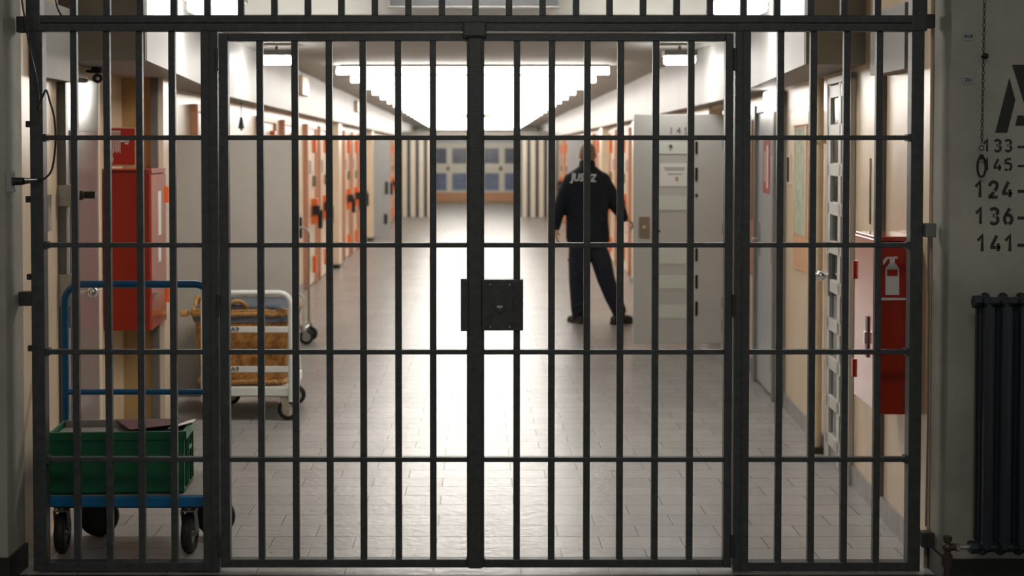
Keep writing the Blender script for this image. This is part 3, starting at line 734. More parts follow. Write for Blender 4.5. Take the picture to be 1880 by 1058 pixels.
# ================================================================= CELL DOORS
def celldoor(side, D, n, label, w=.88):
    """frame, leaf, orange fittings; D = near edge of the frame"""
    if side < 0: t = empty('door_%d' % n, (-2.17, D + w + .1, 0), -PI / 2)
    else:
        t = empty('door_%d' % n, (2.17, D, 0), PI / 2)
    tag(t, label, kind='structure')
    W_ = w + .1
    near = (lambda a, b: (W_ - b, W_ - a)) if side < 0 else (lambda a, b: (a, b))     # near-to-far coordinates
    def nb(mb, a, b, y0, y1, z0, z1): c_ = near(a, b); return mb.bb(c_[0], c_[1], y0, y1, z0, z1)
    m_ = MB(); nb(m_, 0, .06, 0, .06, 0, 2.02); nb(m_, W_ - .06, W_, 0, .06, 0, 2.02); nb(m_, 0, W_, 0, .06, 2.02, 2.08)
    m_.build('frame', M['terracotta'], t, bevel=.004)
    m_ = MB(); nb(m_, .06, W_ - .06, .0, .035, .02, 2.02)
    lf_ = m_.build('leaf', M['cream2'], t, bevel=.004)
    m_ = MB(); nb(m_, .50, .66, .035, .115, .80, 1.13); m_.build('lock_box', M['orange'], lf_, bevel=.008)
    m_ = MB(); nb(m_, .46, .52, .06, .15, .92, 1.04); nb(m_, .56, .62, .115, .17, .74, .98); m_.build('bolt', M['black'], lf_, bevel=.006)
    for z in (.16, 1.28, 1.72):
        m_ = MB(); nb(m_, .66, .74, .035, .085, z, z + (.22 if z != 1.28 else .14)); m_.build('hinge', M['orange'] if z != 1.28 else M['brass'], lf_, bevel=.006)
    m_ = MB(); nb(m_, .32, .42, .035, .05, 1.45, 1.62); m_.build('hatch', M['steelgrey'], lf_)
    return t
names = ['first', 'second', 'third', 'fourth', 'fifth', 'sixth', 'seventh', 'eighth', 'ninth', 'tenth', 'eleventh', 'twelfth']
nd = 5
LD = [10.3, 13.4, 14.95, 17.0, 18.35, 21.75, 23.15, 24.55, 27.6, 29.1, 31.6, 33.4]
for i, D in enumerate(LD):
    celldoor(-1, D, nd, 'cream cell door with orange lock box, %s from the gate along the left corridor wall' % names[i]); nd += 1
RD = [13.6, 15.4, 19.0, 20.9, 23.1, 24.9, 27.6, 29.1, 31.6, 33.4]
for i, D in enumerate(RD):
    celldoor(1, D, nd, 'cream cell door with orange lock box, %s beyond the guard along the right corridor wall' % names[i]); nd += 1
# wall columns between the doors
for i, (x, D) in enumerate(((-2.14, 20.2), (-2.14, 26.6), (2.14, 22.4), (2.14, 17.6))):
    struct('trim_%d' % (10 + i), MB().bb(x - .09, x + .09, D, D + .45, 0, 2.165), M['cream2'], label='cream pilaster between cell doors')
    tt = bpy.data.objects['trim_%d' % (10 + i)]
    MB().bb(x - .10, x + .10, D - .02, D + .47, 0, .06).build('foot', M['basedark'], tt)
# steel doors standing open further down the corridor
for (x, D, lab, rz) in ((-2.16, 27.2, 'grey steel cell door swung open far down the left side', .22), (2.16, 26.2, 'grey steel cell door swung open far down the right side', PI - .22)):
    t = empty('door_%d' % nd, (x, D, 0), rz); nd += 1; tag(t, lab, kind='structure')
    lf = MB().bb(0, .42, -.02, .02, .02, 2.0).build('leaf', M['steelgrey'], t)
    MB().bb(.32, .38, -.05, .05, .9, 1.15).build('lock', M['black'], lf); MB().bb(.30, .36, -.05, .05, .3, .5).build('bolt', M['black'], lf)

# slatted grilles narrowing the corridor
for sgn, lab in ((-1, 'cream slatted grille closing the left side far down the corridor'), (1, 'cream slatted grille closing the right side far down the corridor')):
    t = empty('slatted_grille', (0, 36.2, 0)); tag(t, lab, 'grille', 'far corridor grilles')
    xa = 2.04; xb = 1.15
    n = 4; st = (xa - xb) / n
    for k in range(n):
        x = sgn * (xa - st * (k + .5))
        MB().bb(x - .062, x + .062, -.04, .04, .02, 2.1).build('slat', M['slat'], t)
    for z_ in (.42, 1.95): MB().bb(sgn * xa, sgn * xb, .045, .09, z_, z_ + .05).build('cross_rail', M['trimgrey'], t)
    MB().bb(sgn * xa, sgn * xb, .12, .16, .02, 2.1).build('backing_panel', M['trimgrey'], t)
struct('wall_grille_top', MB().bb(-2.6, 2.6, 36.1, 36.4, 2.12, 2.30), M['beam']).name = 'wall_back_lintel'
struct('wall_end_left', MB().bb(-2.6, -2.12, 36.4, END, 0, 2.7), M['beam']).name = 'wall_back_left_end'
struct('wall_end_right', MB().bb(2.12, 2.6, 36.4, END, 0, 2.7), M['beam']).name = 'wall_back_right_end'

# ================================================================= OPEN CELL DOOR ON THE RIGHT (beside the guard)
DO = 11.95
xa, xb = px(1163, 500, DO).x, px(1328, 500, DO).x
zt = px(1240, 210, DO).z
t = empty('door_%d' % nd, (xa, DO, 0)); nd += 1
tag(t, 'grey cell door number 145 standing wide open beside the guard', kind='structure')
w = xb - xa
lf = MB().bb(0, w, 0, .05, .03, zt).build('leaf', M['greydoor2'], t, bevel=.005)
def dq(x, y): v = px(x, y, DO); return v.x - xa, v.z
for (y0, y1) in ((262, 283), (360, 386), (456, 484), (506, 530), (560, 584)):
    (a, b_), (c_, d) = dq(1209, y1), dq(1270, y0)
    MB().bb(a, c_, -.006, 0, b_, d).build('rib_strip', M['palebar'], lf, bevel=.002)
for (y0, y1) in ((260, 283), (308, 332), (356, 362), (456, 480), (505, 530), (554, 580)):
    (a, b_), (c_, d) = dq(1276, y1), dq(1281, y0)
    MB().bb(a, c_, -.008, .0, b_, d).build('slot', M['black'], lf)
(a, b_), (c_, d) = dq(1173, 438), dq(1193, 398)
lp = MB().bb(a, c_, -.012, 0, b_, d).build('lock_plate', M['brass'], lf, bevel=.003)
(a, b_) = dq(1182, 417); MB().cyl((a, -.02, b_), (a, -.012, b_), .016).build('keyhole', M['chrome'], lp)
(a, b_) = dq(1207, 425); MB().cyl((a, -.001, b_), (a, -.04, b_), .009).cyl((a, -.04, b_), (a + .02, -.04, b_ + .008), .009).build('handle', M['black'], lf)
(a, b_) = dq(1231, 268); MB().sph((a, -.008, b_), .016).build('spyhole', M['trimgrey'], lf)
a, b_ = dq(1246, 241)
f = font_mesh('door_number', '1 4 5', .085, M['trimgrey'], lf, .0006, .001); f.rotation_euler = (PI / 2, 0, 0); f.location = (a, -.002, b_)
t2 = empty('door_notice', (xa, DO, 0)); tag(t2, 'white paper notice taped to the open grey cell door by the guard', 'notice')
(a, b_), (c_, d) = dq(1211, 342), dq(1262, 300)
MB().bb(a, c_, -.004, -.001, b_, d).build('sheet', M['cardwhite'], t2)
g = MB()
for (x0_, x1_, y) in ((1218, 1258, 308), (1221, 1256, 311.5), (1226, 1252, 319)):
    (q, r), (s_, u_) = dq(x0_, y + 1.6), dq(x1_, y); g.bb(q, s_, -.0048, -.004, r, u_)
g.build('illegible_lines', M['trimgrey'], t2)
(q, r), (s_, u_) = dq(1240, 333), dq(1245, 325); MB().bb(q, s_, -.0048, -.004, r, u_).build('yellow_mark', M['ochre'], t2)
# hinge fittings and frame on its wall side
MB().bb(w, w + .05, -.02, .07, 0, zt + .03).build('frame', M['cream2'], t)
for z in (.15, .35, 1.0, 1.75): MB().cyl((w - .005, -.012, z), (w - .005, -.012, z + .09), .014).build('hinge', M['steel'], lf, smooth=True)

# ================================================================= LAMPS
tl = None
for i in range(20):
    D = 14.2 + 1.62 * i
    if tl is None:
        tl = empty('strip_lamp', (0, D, 0)); tag(tl, 'x', 'lamp', 'strip lamps across the corridor ceiling')
        MB().bb(-1.42, 1.37, -.04, .04, 2.605, 2.635).build('housing', M['base'], tl)
        MB().cyl((-1.46, 0, 2.568), (1.37, 0, 2.568), .037, seg=14).build('tube', M['tube'], tl, smooth=True)
        o = tl
    else:
        o = copy_tree(tl)
    o.location = (0, D, 0)
    o['label'] = 'glowing strip lamp across the corridor ceiling, ' + (['nearest of the row', 'second from the gate', 'third from the gate', 'fourth from the gate', 'fifth from the gate', 'sixth from the gate', 'seventh from the gate', 'eighth from the gate', 'ninth from the gate'][i] if i < 9 else ('farthest of the row' if i == 19 else '%s beyond the hanging sign' % names[i - 9]))
def boxlamp(D, x0, x1, z, lab):
    t = empty('box_lamp', (0, D, 0)); tag(t, lab, 'lamp', 'vestibule box lamps')
    MB().bb(x0, x1, -.10, .10, z + .03, z + .08).build('housing', M['trimgrey'], t, bevel=.004)
    MB().bb(x0 + .015, x1 - .015, -.085, .085, z - .035, z + .03).build('diffuser', M['boxglow'], t, bevel=.02)
    MB().cyl(((x0 + x1) / 2, 0, z + .08), ((x0 + x1) / 2, 0, 2.62 if D > 9.1 else 3.0), .012).build('stem', M['trimgrey'], t)
    return t
boxlamp(8.0, -1.70, -1.36, 2.56, 'white box lamp at the top left above the gate, near the left bulkhead')
boxlamp(8.0, 1.37, 1.70, 2.56, 'white box lamp at the top right above the gate, near the right bulkhead')
boxlamp(11.6, -1.86, -1.55, 2.50, 'white box lamp under the ceiling behind the upper left corner of the left leaf')
boxlamp(11.6, 1.58, 1.86, 2.50, 'white box lamp under the ceiling behind the upper right corner of the right leaf')
# added fill lamp out of view, put in to brighten the vestibule walls
t = empty('fill_lamp', (0, 7.5, 2.93)); tag(t, 'added unseen fill lamp brightening the vestibule behind the gate', 'lamp')
MB().bb(-.62, .62, -.09, .09, .03, .07).build('housing', M['cardwhite'], t)
MB().bb(-.60, .60, -.07, .07, -.03, .03).build('diffuser', M['fillglow'], t, bevel=.015)
# dark board hanging above
p0, p1 = px(716, 12, 8.6), px(1024, 12, 8.6)
t = empty('hanging_board', (0, 8.6, 0)); tag(t, 'dark rectangular board hanging at the top centre above the gate', 'board')
MB().bb(p0.x, p1.x, -.03, .03, p0.z, p0.z + .30).build('board', M['basedark'], t)
MB().bb(p0.x - .01, p1.x + .01, -.035, .035, p0.z - .008, p0.z + .0).build('lower_edge', M['base'], t)
MB().bb(p0.x + .1, p0.x + .12, -.01, .01, p0.z + .3, 3.0).bb(p1.x - .12, p1.x - .1, -.01, .01, p0.z + .3, 3.0).build('hanger', M['trimgrey'], t)
# small sign hanging mid corridor
p0, p1 = px(843, 217, 23.1), px(904, 209, 23.1)
t = empty('hanging_sign', (0, 23.1, 0)); tag(t, 'small beige sign hanging between the strip lamps mid corridor', 'sign')
MB().bb(p0.x, p1.x, -.03, .03, p0.z, p1.z).build('panel', M['pipe'], t)
MB().bb(p0.x + .06, p0.x + .075, -.008, .008, p1.z, 2.635).bb(p1.x - .075, p1.x - .06, -.008, .008, p1.z, 2.635).build('rod', M['cardwhite'], t)
MB().bb(-.14, -.05, -.034, -.03, p0.z + .01, p1.z - .01).bb(.05, .14, -.034, -.03, p0.z + .01, p1.z - .01).build('pictogram', M['black'], t)
# small vents on the left bulkhead
for (x, y0, y1, lab) in ((553, 140, 176, 'small olive box on the left bulkhead, nearer of two'), (654, 186, 206, 'small olive box on the left bulkhead, farther of two')):
    D = 2.0 * F / (876 - x); a, b_ = px(x, y1, D), px(x, y0, D)
    t = empty('bulkhead_box', (-2.0, D, 0)); tag(t, lab, 'box', 'bulkhead boxes')
    MB().bb(0, .06, -.28, .28, a.z, b_.z).build('case', M['pipe'], t, bevel=.01)

# ================================================================= TROLLEYS
def wheel(R, w, m_t, hubm):
    """wheel turning about local x"""
    t = MB(); n = 28
    prof = [(-w / 2, R * .62), (-w / 2, R * .9), (-w / 2 + w * .18, R), (w / 2 - w * .18, R), (w / 2, R * .9), (w / 2, R * .62)]
    rings = [[t.bm.verts.new((x, r * math.cos(2 * PI * k / n), r * math.sin(2 * PI * k / n))) for k in range(n)] for x, r in prof]
    for a, b in zip(rings, rings[1:] + rings[:1]):
        for k in range(n): t.bm.faces.new((a[k], a[(k + 1) % n], b[(k + 1) % n], b[k]))
    h = MB().cyl((-w * .32, 0, 0), (w * .32, 0, 0), R * .64, seg=24).cyl((-w * .6, 0, 0), (w * .6, 0, 0), R * .2, seg=14)
    return t, h
def caster(parent, x, y, R, w, ang, ztop, name='caster', forkm=None, trail=.03):
    c = empty(name, (x, y, 0), ang, parent)
    tb_, hb = wheel(R, w, None, None)
    a = tb_.build('tyre', M['rubber'], c, smooth=True); a.location = (0, 0 - trail, R + .001)
    b = hb.build('hub', M['steel'] if forkm is None else forkm, c, smooth=True); b.location = (0, -trail, R + .001)
    f = MB()
    for s_ in (-1, 1):
        xx = s_ * (w / 2 + .007)
        f.prism([(xx - .002, -.035), (xx + .002, -.035), (xx + .002, .035), (xx - .002, .035)], 0, .001)
        f.bm.verts.ensure_lookup_table()
        f.box((xx, -trail / 2 - .0, (R + 2 * R + .02) / 2), (.004, .045, R * 1.1 + .02), Matrix.Rotation(-.35, 3, 'X'))
    # remove the marker prisms at floor level by lifting them into the yoke
    for v in f.bm.verts:
        if v.co.z < .0012: v.co.z = 2 * R + .015 + v.co.z * 3
    f.bb(-w / 2 - .009, w / 2 + .009, -.035, .035, 2 * R + .012, 2 * R + .018)
    f.cyl((0, 0, 2 * R + .015), (0, 0, ztop), .018)
    f.cyl((-w / 2 - .014, -trail, R), (w / 2 + .014, -trail, R), .007, seg=10)
    f.build('fork', M['steel'] if forkm is None else forkm, c)
    return c

# blue platform trolley
t = empty('platform_trolley', (0, 0, 0)); tag(t, 'blue platform trolley with a tubular push handle, carrying the green crate', 'trolley')
dk_x0, dk_x1 = -1.80, -1.12; dk_y0, dk_y1 = 5.66, 6.12
dz = px(200, 912, dk_y0).z; dzb = px(200, 932, dk_y0).z
MB().bb(dk_x0, dk_x1, dk_y0, dk_y1, dzb, dz).build('deck', M['bluedeck'], t, bevel=.006)
MB().bb(dk_x0 + .02, dk_x1 - .02, dk_y0 + .02, dk_y1 - .02, dzb - .008, dzb).build('underframe', M['black'], t)
hy = 6.06
hx0, hx1 = px(119, 600, hy).x, px(390, 600, hy).x
hz = px(250, 522, hy).z
MB().tube(hoop(hx0, hx1, hy, dz - .01, hz, .08, 8), .0165, 14).build('push_handle', M['bluepaint'], t, smooth=True)
rz_ = px(250, 720, hy).z
MB().cyl((hx0, hy, rz_), (hx1, hy, rz_), .013).build('handle_crossbar', M['bluepaint'], t, smooth=True)
R_ = .086
fx0, fx1 = px(114, 990, 5.76).x, px(348, 990, 5.76).x
caster(t, fx0, 5.76, R_, .042, PI + .08, dzb, 'caster', trail=.01)
caster(t, fx1, 5.76, R_, .042, PI - .04, dzb, 'caster', trail=.01)
caster(t, px(178, 930, 6.02).x, 6.02, R_, .04, PI / 2 + .15, dzb, 'caster', M['black'], trail=.01)
caster(t, px(392, 920, 6.02).x, 6.02, R_, .04, PI / 2, dzb, 'caster', M['black'], trail=.01)
MB().bb(dk_x0 + .012, dk_x1 - .012, dk_y0 + .012, dk_y1 - .012, dz, dz + .003).build('deck_surface', M['tray'], t)
# green crate
dz += .004
t = empty('plastic_crate', (0, 0, dz)); tag(t, 'dark green plastic crate on the blue trolley deck', 'crate')
cx0, cx1 = -1.80, px(335, 850, 5.70).x; cy0, cy1 = 5.685, 5.93; ch = px(200, 793, cy0).z - dz
cr = MB()
th = .008
cr.bb(cx0, cx1, cy0, cy1, .001, .012).bb(cx0, cx1, cy0, cy0 + th, .001, ch).bb(cx0, cx1, cy1 - th, cy1, .001, ch).bb(cx0, cx0 + th, cy0, cy1, .001, ch).bb(cx1 - th, cx1, cy0, cy1, .001, ch)
cr.build('shell', M['green'], t, bevel=.003)
cr = MB()
cr.bb(cx0 - .006, cx1 + .010, cy0 - .010, cy0, ch - .035, ch).bb(cx1, cx1 + .012, cy0 - .01, cy1 + .01, ch - .035, ch).bb(cx0 - .006, cx1 + .012, cy1, cy1 + .01, ch - .035, ch)
cr.bb(cx0, cx1, cy0 - .006, cy0, .60 * ch, .64 * ch)
for yy in (cy0 + .04, cy0 + .08, cy0 + .16, cy0 + .21): cr.bb(cx1, cx1 + .008, yy, yy + .006, .02, ch - .035)
cr.bb(cx1, cx1 + .010, cy0 + .08, cy0 + .16, ch - .10, ch - .085)
cr.build('rim_rib', M['green'], t, bevel=.002); crate = t
t = empty('storage_tray', (0, 0, dz + ch)); tag(t, 'grey lined tray with a maroon cover lying in the top of the green crate', 'tray')
MB().bb(cx0 + .012, cx1 - .012, cy0 + .012, cy1 - .012, -.03, -.022).bb(cx0 + .012, cx1 - .01, cy1 - .016, cy1 - .010, -.022, .006).build('liner', M['tray'], t)
MB().prism([(cx0 + .33, cy0 + .02), (cx1 + .01, cy0 + .16), (cx1 + .012, cy1 + .0), (cx0 + .22, cy1 + .01)], .001, .005).build('cover', M['maroon'], t)
MB().prism([(cx1 - .07, cy0 + .02), (cx1 + .014, cy0 + .15), (cx1 + .018, cy0 + .22), (cx1 - .01, cy0 + .18)], .0055, .009).build('papers', M['cardwhite'], t)

tray = t
# white cart
WD = 8.60
t = empty('white_cart', (0, 0, 0)); tag(t, 'white tubular laundry cart marked A9, standing before the grey open door', 'cart')
wx0, wx1 = px(374, 650, WD).x, px(534, 650, WD).x
ztop = px(450, 538, WD).z; zd0, zd1 = px(450, 728, WD).z, px(450, 711, WD).z
WL = .72
MB().tube(hoop(wx0, wx1, WD, .13, ztop, .075, 8), .0185, 14).build('end_hoop', M['whitetube'], t, smooth=True)
for x_ in (wx0, wx1 - .04): MB().cyl((x_, WD + WL - .03, zd0), (x_, WD + WL - .03, zd1 + .14), .016).build('corner_post', M['whitetube'], t, smooth=True)
MB().prism([(wx0, WD), (wx1, WD), (wx1 - .02, WD + WL), (wx0 - .02, WD + WL)], zd0, zd1).build('deck', M['whitetube'], t, bevel=.006)
for y in (605, 678):
    z = px(450, y, WD).z
    s_ = MB().bb(wx0, wx1, WD - .012, WD + .004, z - .019, z + .019).build('slat', M['whitetube'], t, bevel=.003)
    f = font_mesh('marking', 'A9', .045, M['stencil'], s_, .0004, .0005); f.rotation_euler = (PI / 2, 0, 0); f.location = (px(432, y, WD).x, WD - .013, z)
caster(t, px(518, 755, WD - .0).x, WD + .07, .068, .035, PI / 2 - .1, zd0, 'caster', M['tan'])
caster(t, wx0 + .03, WD + .12, .068, .035, PI / 2 + .3, zd0, 'caster', M['tan'])
caster(t, wx1 - .08, WD + .60, .068, .035, PI / 2, zd0, 'caster', M['tan'])
caster(t, wx0 + .03, WD + .60, .068, .035, PI / 2, zd0, 'caster', M['tan'])
# wicker basket
t = empty('wicker_basket', (0, 0, zd1)); tag(t, 'brown wicker laundry basket with a slate cloth liner riding on the white cart', 'basket')
bx0, bx1 = px(338, 620, 8.65).x, px(533, 620, 8.65).x; by0, by1 = WD + .035, WD + .62
bh = px(450, 575, 8.7).z - zd1
bc = Vector(((bx0 + bx1) / 2 + .02, (by0 + by1) / 2, 0))
def rrect(hw, hd, r, z, n=120, rip=0.0, ph=0.0):
    out = []
    for k in range(n):
        a = 2 * PI * k / n; cs, sn = math.cos(a), math.sin(a); e = .28
        x = hw * math.copysign(abs(cs) ** e, cs); y = hd * math.copysign(abs(sn) ** e, sn)
        q = 1 + rip * math.sin(30 * a + ph)
        out.append(Vector((bc.x + x * q, bc.y + y * q, z)))
    return out
hw, hd = (bx1 - bx0) / 2 - .025, (by1 - by0) / 2 - .012
mb = MB(); rows = 30
mb.loft([rrect(hw * .86, hd * .92, 0, .003)] + [rrect(hw * (.86 + .14 * k / rows), hd * (.95 + .05 * k / rows), 0, .003 + bh * k / rows, 120, .007, PI * (k % 2)) for k in range(1, rows + 1)])
mb.build('woven_body', M['wicker'], t, smooth=True)
mb = MB()
for z, r in ((.02, .016), (bh, .018), (bh + .018, .014)):
    if z > .1 and mb.bm.verts and z == bh: mb.build('braided_foot', M['wickerlight'], t, smooth=True); mb = MB()
    pts = rrect(hw * (1.0 if z > .1 else .875) + .006, hd * (1 if z > .1 else .95) + .004, 0, z, 60)
    mb.tube([p + Vector((0, 0, .006 * math.sin(k * 2.1))) for k, p in enumerate(pts)], r, 8, True)
mb.build('braided_rim', M['wickerlight'], t, smooth=True)
mb = MB(); mb.loft([rrect(hw * 1.015, hd * 1.012, 0, bh - .055, 60, .006), rrect(hw * 1.03, hd * 1.02, 0, bh - .02, 60, .01, 1), rrect(hw * 1.0, hd * 1.0, 0, bh + .03, 60, .006, 2), rrect(hw * .9, hd * .9, 0, bh + .055, 60, .01), rrect(hw * .5, hd * .5, 0, bh + .05, 60, .02)])
mb.build('cloth_liner', M['liner'], t, smooth=True)
for (x, y, ax) in ((bc.x - .02, by0 + .03, 'x'), (bc.x - .02, by1 - .03, 'x'), (bx0 + .03, bc.y, 'y')):
    w_ = .085
    pts = [Vector((x, y, bh - .05)) + Vector(((w_ * math.cos(a) if ax == 'x' else 0), (w_ * math.cos(a) if ax == 'y' else 0), .13 * math.sin(a))) for a in [PI * k / 14 for k in range(15)]]
    MB().tube(pts, .014, 8).build('handle', M['wickerlight'], t, smooth=True)
MB().bb(bx0 - .03, bx0 + .02, by0 + .02, by0 + .10, bh - .02, bh + .02).build('hinge_loop', M['wickerlight'], t, bevel=.012)

# far hand cart behind the grey door
t = empty('hand_cart', (0, 0, 0)); tag(t, 'thin steel hand cart with dark wheels just past the grey open door', 'cart')
D = 12.4
cxa, cxb = px(500, 560, D).x, px(567, 560, D).x
MB().tube(hoop(cxa, cxb, D, .14, px(560, 418, D).z, .06, 6), .011).build('handle', M['steel'], t, smooth=True)
MB().tube(hoop(cxa, cxb, D - .35, .14, .46, .06, 6), .012).cyl((cxa, D - .35, .14), (cxa, D + .0, .14), .012).cyl((cxb, D - .35, .14), (cxb, D, .14), .012).build('frame', M['whitetube'], t, smooth=True)
MB().bb(cxa, cxb, D - .35, D, .15, .18).build('deck', M['steel'], t)
caster(t, cxb - .02, D - .28, .065, .035, PI / 2 + .3, .15)
caster(t, cxb - .01, D - .0, .065, .035, PI / 2 - .4, .15)
caster(t, cxa + .05, D - .28, .065, .035, PI / 2, .15)

# ================================================================= THE GUARD
GY = 13.65
def gp(x, y, dy=0.0):
    v = px(x, y, GY); return Vector((v.x, GY + dy, v.z))
def ell(c, rx, ry, n=28, e=1.0, tilt=0.0, yaw=0.0):
    o = []
    for k in range(n):
        a = 2 * PI * k / n; cs, sn = math.cos(a), math.sin(a)
        x = rx * math.copysign(abs(cs) ** e, cs); y = ry * math.copysign(abs(sn) ** e, sn)
        X = x * math.cos(yaw) - y * math.sin(yaw); Y = x * math.sin(yaw) + y * math.cos(yaw)
        o.append(Vector((c[0] + X, c[1] + Y, c[2] + tilt * x)))
    return o
def remeshed(mb, name, m, parent, vox, sm=4):
    o = mb.build(name, m, parent)
    r = o.modifiers.new('remesh', 'REMESH'); r.mode = 'VOXEL'; r.voxel_size = vox; r.use_smooth_shade = True
    s_ = o.modifiers.new('smooth', 'SMOOTH'); s_.iterations = sm; s_.factor = .5
    return o
gd = empty('person', (px(1090, 590, GY).x, GY, 0))
tag(gd, 'person seen from behind in navy jacket lettered JUSTIZ, reaching keys towards open cell door', 'person')
gi = gd.location.copy()
YAW = -.12
# joints
hipL, hipR = gp(1064, 447), gp(1096, 447)
knL, knR = gp(1061, 514, .02), gp(1112, 512, -.03)
anL, anR = gp(1062, 576, 0), gp(1135, 574, -.05)
shL, shR = gp(1045, 331, .0), gp(1109, 330, .0)
elL, elR = gp(1027, 380, -.03), gp(1133, 380, .02)
wrL, wrR = gp(1021, 419, .03), gp(1150, 402, .10)
neck = gp(1078, 306); head = gp(1079, 284)
pel = gp(1080, 440); wai = gp(1078, 405); che = gp(1077, 350)
def hand(mb, w, d, side, curl, up):
    """palm, four fingers, thumb; d = direction of the hand, up = back-of-hand normal"""
    d = d.normalized(); up = (up - d * up.dot(d)).normalized(); s_ = d.cross(up) * side
    palm_c = w + d * .045
    R3 = Matrix((s_, d, up)).transposed()
    mb.sph(palm_c, 1, (.040, .052, .017), R3)
    mb.cap(w - d * .03, w + d * .02, .026, .024)
    for k, (off, L) in enumerate(((-.030, .070), (-.010, .079), (.010, .074), (.029, .058))):
        b = w + d * .082 + s_ * off; c1 = curl * (1 + .12 * k)
        p1 = b + (d * math.cos(c1 * .5) - up * math.sin(c1 * .5)) * L * .45
        p2 = p1 + (d * math.cos(c1 * 1.2) - up * math.sin(c1 * 1.2)) * L * .32
        p3 = p2 + (d * math.cos(c1 * 1.8) - up * math.sin(c1 * 1.8)) * L * .23
        mb.chain([(b - d * .03, .0095), (b, .0095), (p1, .0088), (p2, .008), (p3, .007)])
    tb0 = w + d * .022 - s_ * .028; tb1 = tb0 + (d * .6 - s_ * .62 - up * .25).normalized() * .036; tb2 = tb1 + (d * .85 - s_ * .2 - up * .4).normalized() * .030
    mb.chain([(tb0, .013), (tb1, .0105), (tb2, .0085)])
B = MB()
# head
hc = head - gi
B.sph(hc + Vector((0, .005, .012)), 1, (.076, .097, .105))
B.sph(hc + Vector((0.012, .045, -.045)), 1, (.058, .062, .068))
B.sph(hc + Vector((0.016, .100, -.012)), .016, (.8, 1.2, 1.4))           # nose
for s_ in (-1, 1):
    B.sph(hc + Vector((s_ * .077, .004, -.014)), 1, (.012, .020, .033), Matrix.Rotation(s_ * .25, 3, 'Z'))
    B.sph(hc + Vector((s_ * .030 + .01, .088, .012)), .017, (1.2, .6, .8))
B.sph(hc + Vector((0.014, .096, -.060)), .02, (1.3, .5, .5))
B.cap(neck - gi + Vector((0, -.005, -.05)), hc + Vector((0, .0, -.04)), .060, .056)
B.loft([ell(pel - gi + Vector((0, 0, -.06)), .10, .07), ell(pel - gi, .14, .095), ell(wai - gi, .14, .10), ell(che - gi, .165, .11), ell(neck - gi + Vector((0, 0, -.10)), .15, .085), ell(neck - gi + Vector((0, 0, -.04)), .07, .06)])
for a, b, c_, r in ((hipL, knL, anL, 1), (hipR, knR, anR, 1)):
    B.chain([(a - gi + Vector((0, 0, -.03)), .080), (b - gi, .052), (c_ - gi, .036)])
for a, b, c_ in ((shL, elL, wrL), (shR, elR, wrR)):
    B.chain([(a - gi, .050), (b - gi, .038), (c_ - gi, .026)])
for a, dx, dy_ in ((anL, -.04, .09), (anR, .09, .045)):
    B.cap(a - gi + Vector((0, 0, -.05)), Vector((a.x - gi.x + dx, a.y - gi.y + dy_, .04)), .035, .028)
hand(B, wrL - gi, Vector((-.02, .03, -1)), 1, .45, Vector((-1, -.2, 0)))
hand(B, wrR - gi + Vector((.0, .0, 0)), Vector((.75, .35, -.42)), 1, .95, Vector((.1, -.35, .9)))
body = remeshed(B, 'body', M['skin'], gd, .0065, 3)
# hair
Hh = MB()
Hh.sph(hc + Vector((0, .0, .016)), 1, (.0805, .0985, .106), u=40, v=28)
bm = Hh.bm
bmesh.ops.bisect_plane(bm, geom=bm.verts[:] + bm.edges[:] + bm.faces[:], plane_co=hc + Vector((0, .055, -.005)), plane_no=Vector((0, .75, -.66)), clear_outer=True)
ed = [e for e in bm.edges if e.is_boundary]; bmesh.ops.contextual_create(bm, geom=ed)
Hh.build('hair', M['hair'], gd, smooth=True)
# jacket
J = MB()
sh_y = che.y - gi.y
J.loft([ell(gp(1080, 446) - gi, .212, .140, e=.85, yaw=YAW), ell(gp(1079, 436) - gi, .220, .147, e=.85, yaw=YAW), ell(gp(1078, 405) - gi, .212, .145, e=.85, yaw=YAW), ell(gp(1077, 370) - gi, .218, .150, e=.8, yaw=YAW),
        ell(gp(1077, 340) - gi, .232, .148, e=.8, yaw=YAW), ell(gp(1077, 322) - gi, .205, .120, e=.85, yaw=YAW), ell(gp(1077.5, 312) - gi, .135, .095), ell(gp(1078, 305) - gi, .080, .078), ell(gp(1078, 297) - gi + Vector((0, .006, 0)), .074, .076)])
J.chain([(shL - gi + Vector((.02, 0, 0)), .078), ((shL + elL) / 2 - gi, .070), (elL - gi, .062), ((elL + wrL) / 2 - gi, .054), (wrL - gi + Vector((0, 0, .005)), .042)])
J.chain([(shR - gi + Vector((-.02, 0, 0)), .080), ((shR + elR) / 2 - gi, .072), (elR - gi, .072), ((elR + wrR) / 2 - gi, .062), (wrR - gi + Vector((-.01, 0, .005)), .043)])
for k, (x, y, a, L) in enumerate(((1050, 395, .5, .13), (1062, 420, .3, .16), (1095, 410, -.4, .16), (1102, 385, -.7, .12), (1078, 432, .1, .2), (1090, 360, -.5, .12), (1060, 365, .5, .12))):
    p = gp(x, y, -.128) - gi; d = Vector((math.cos(a), 0, math.sin(a))) * L / 2
    J.cap(p - d, p + d, .012, .012)
jk = remeshed(J, 'jacket', M['jacket'], gd, .010, 5)
# collar
col = MB(); rr = [ell(gp(1078, 307) - gi, .086, .082), ell(gp(1078, 297) - gi + Vector((0, .004, 0)), .078, .078), ell(gp(1078, 294.5) - gi + Vector((0, .004, 0)), .070, .070)]
col.loft(rr); col.build('collar', M['jacket'], gd, smooth=True)
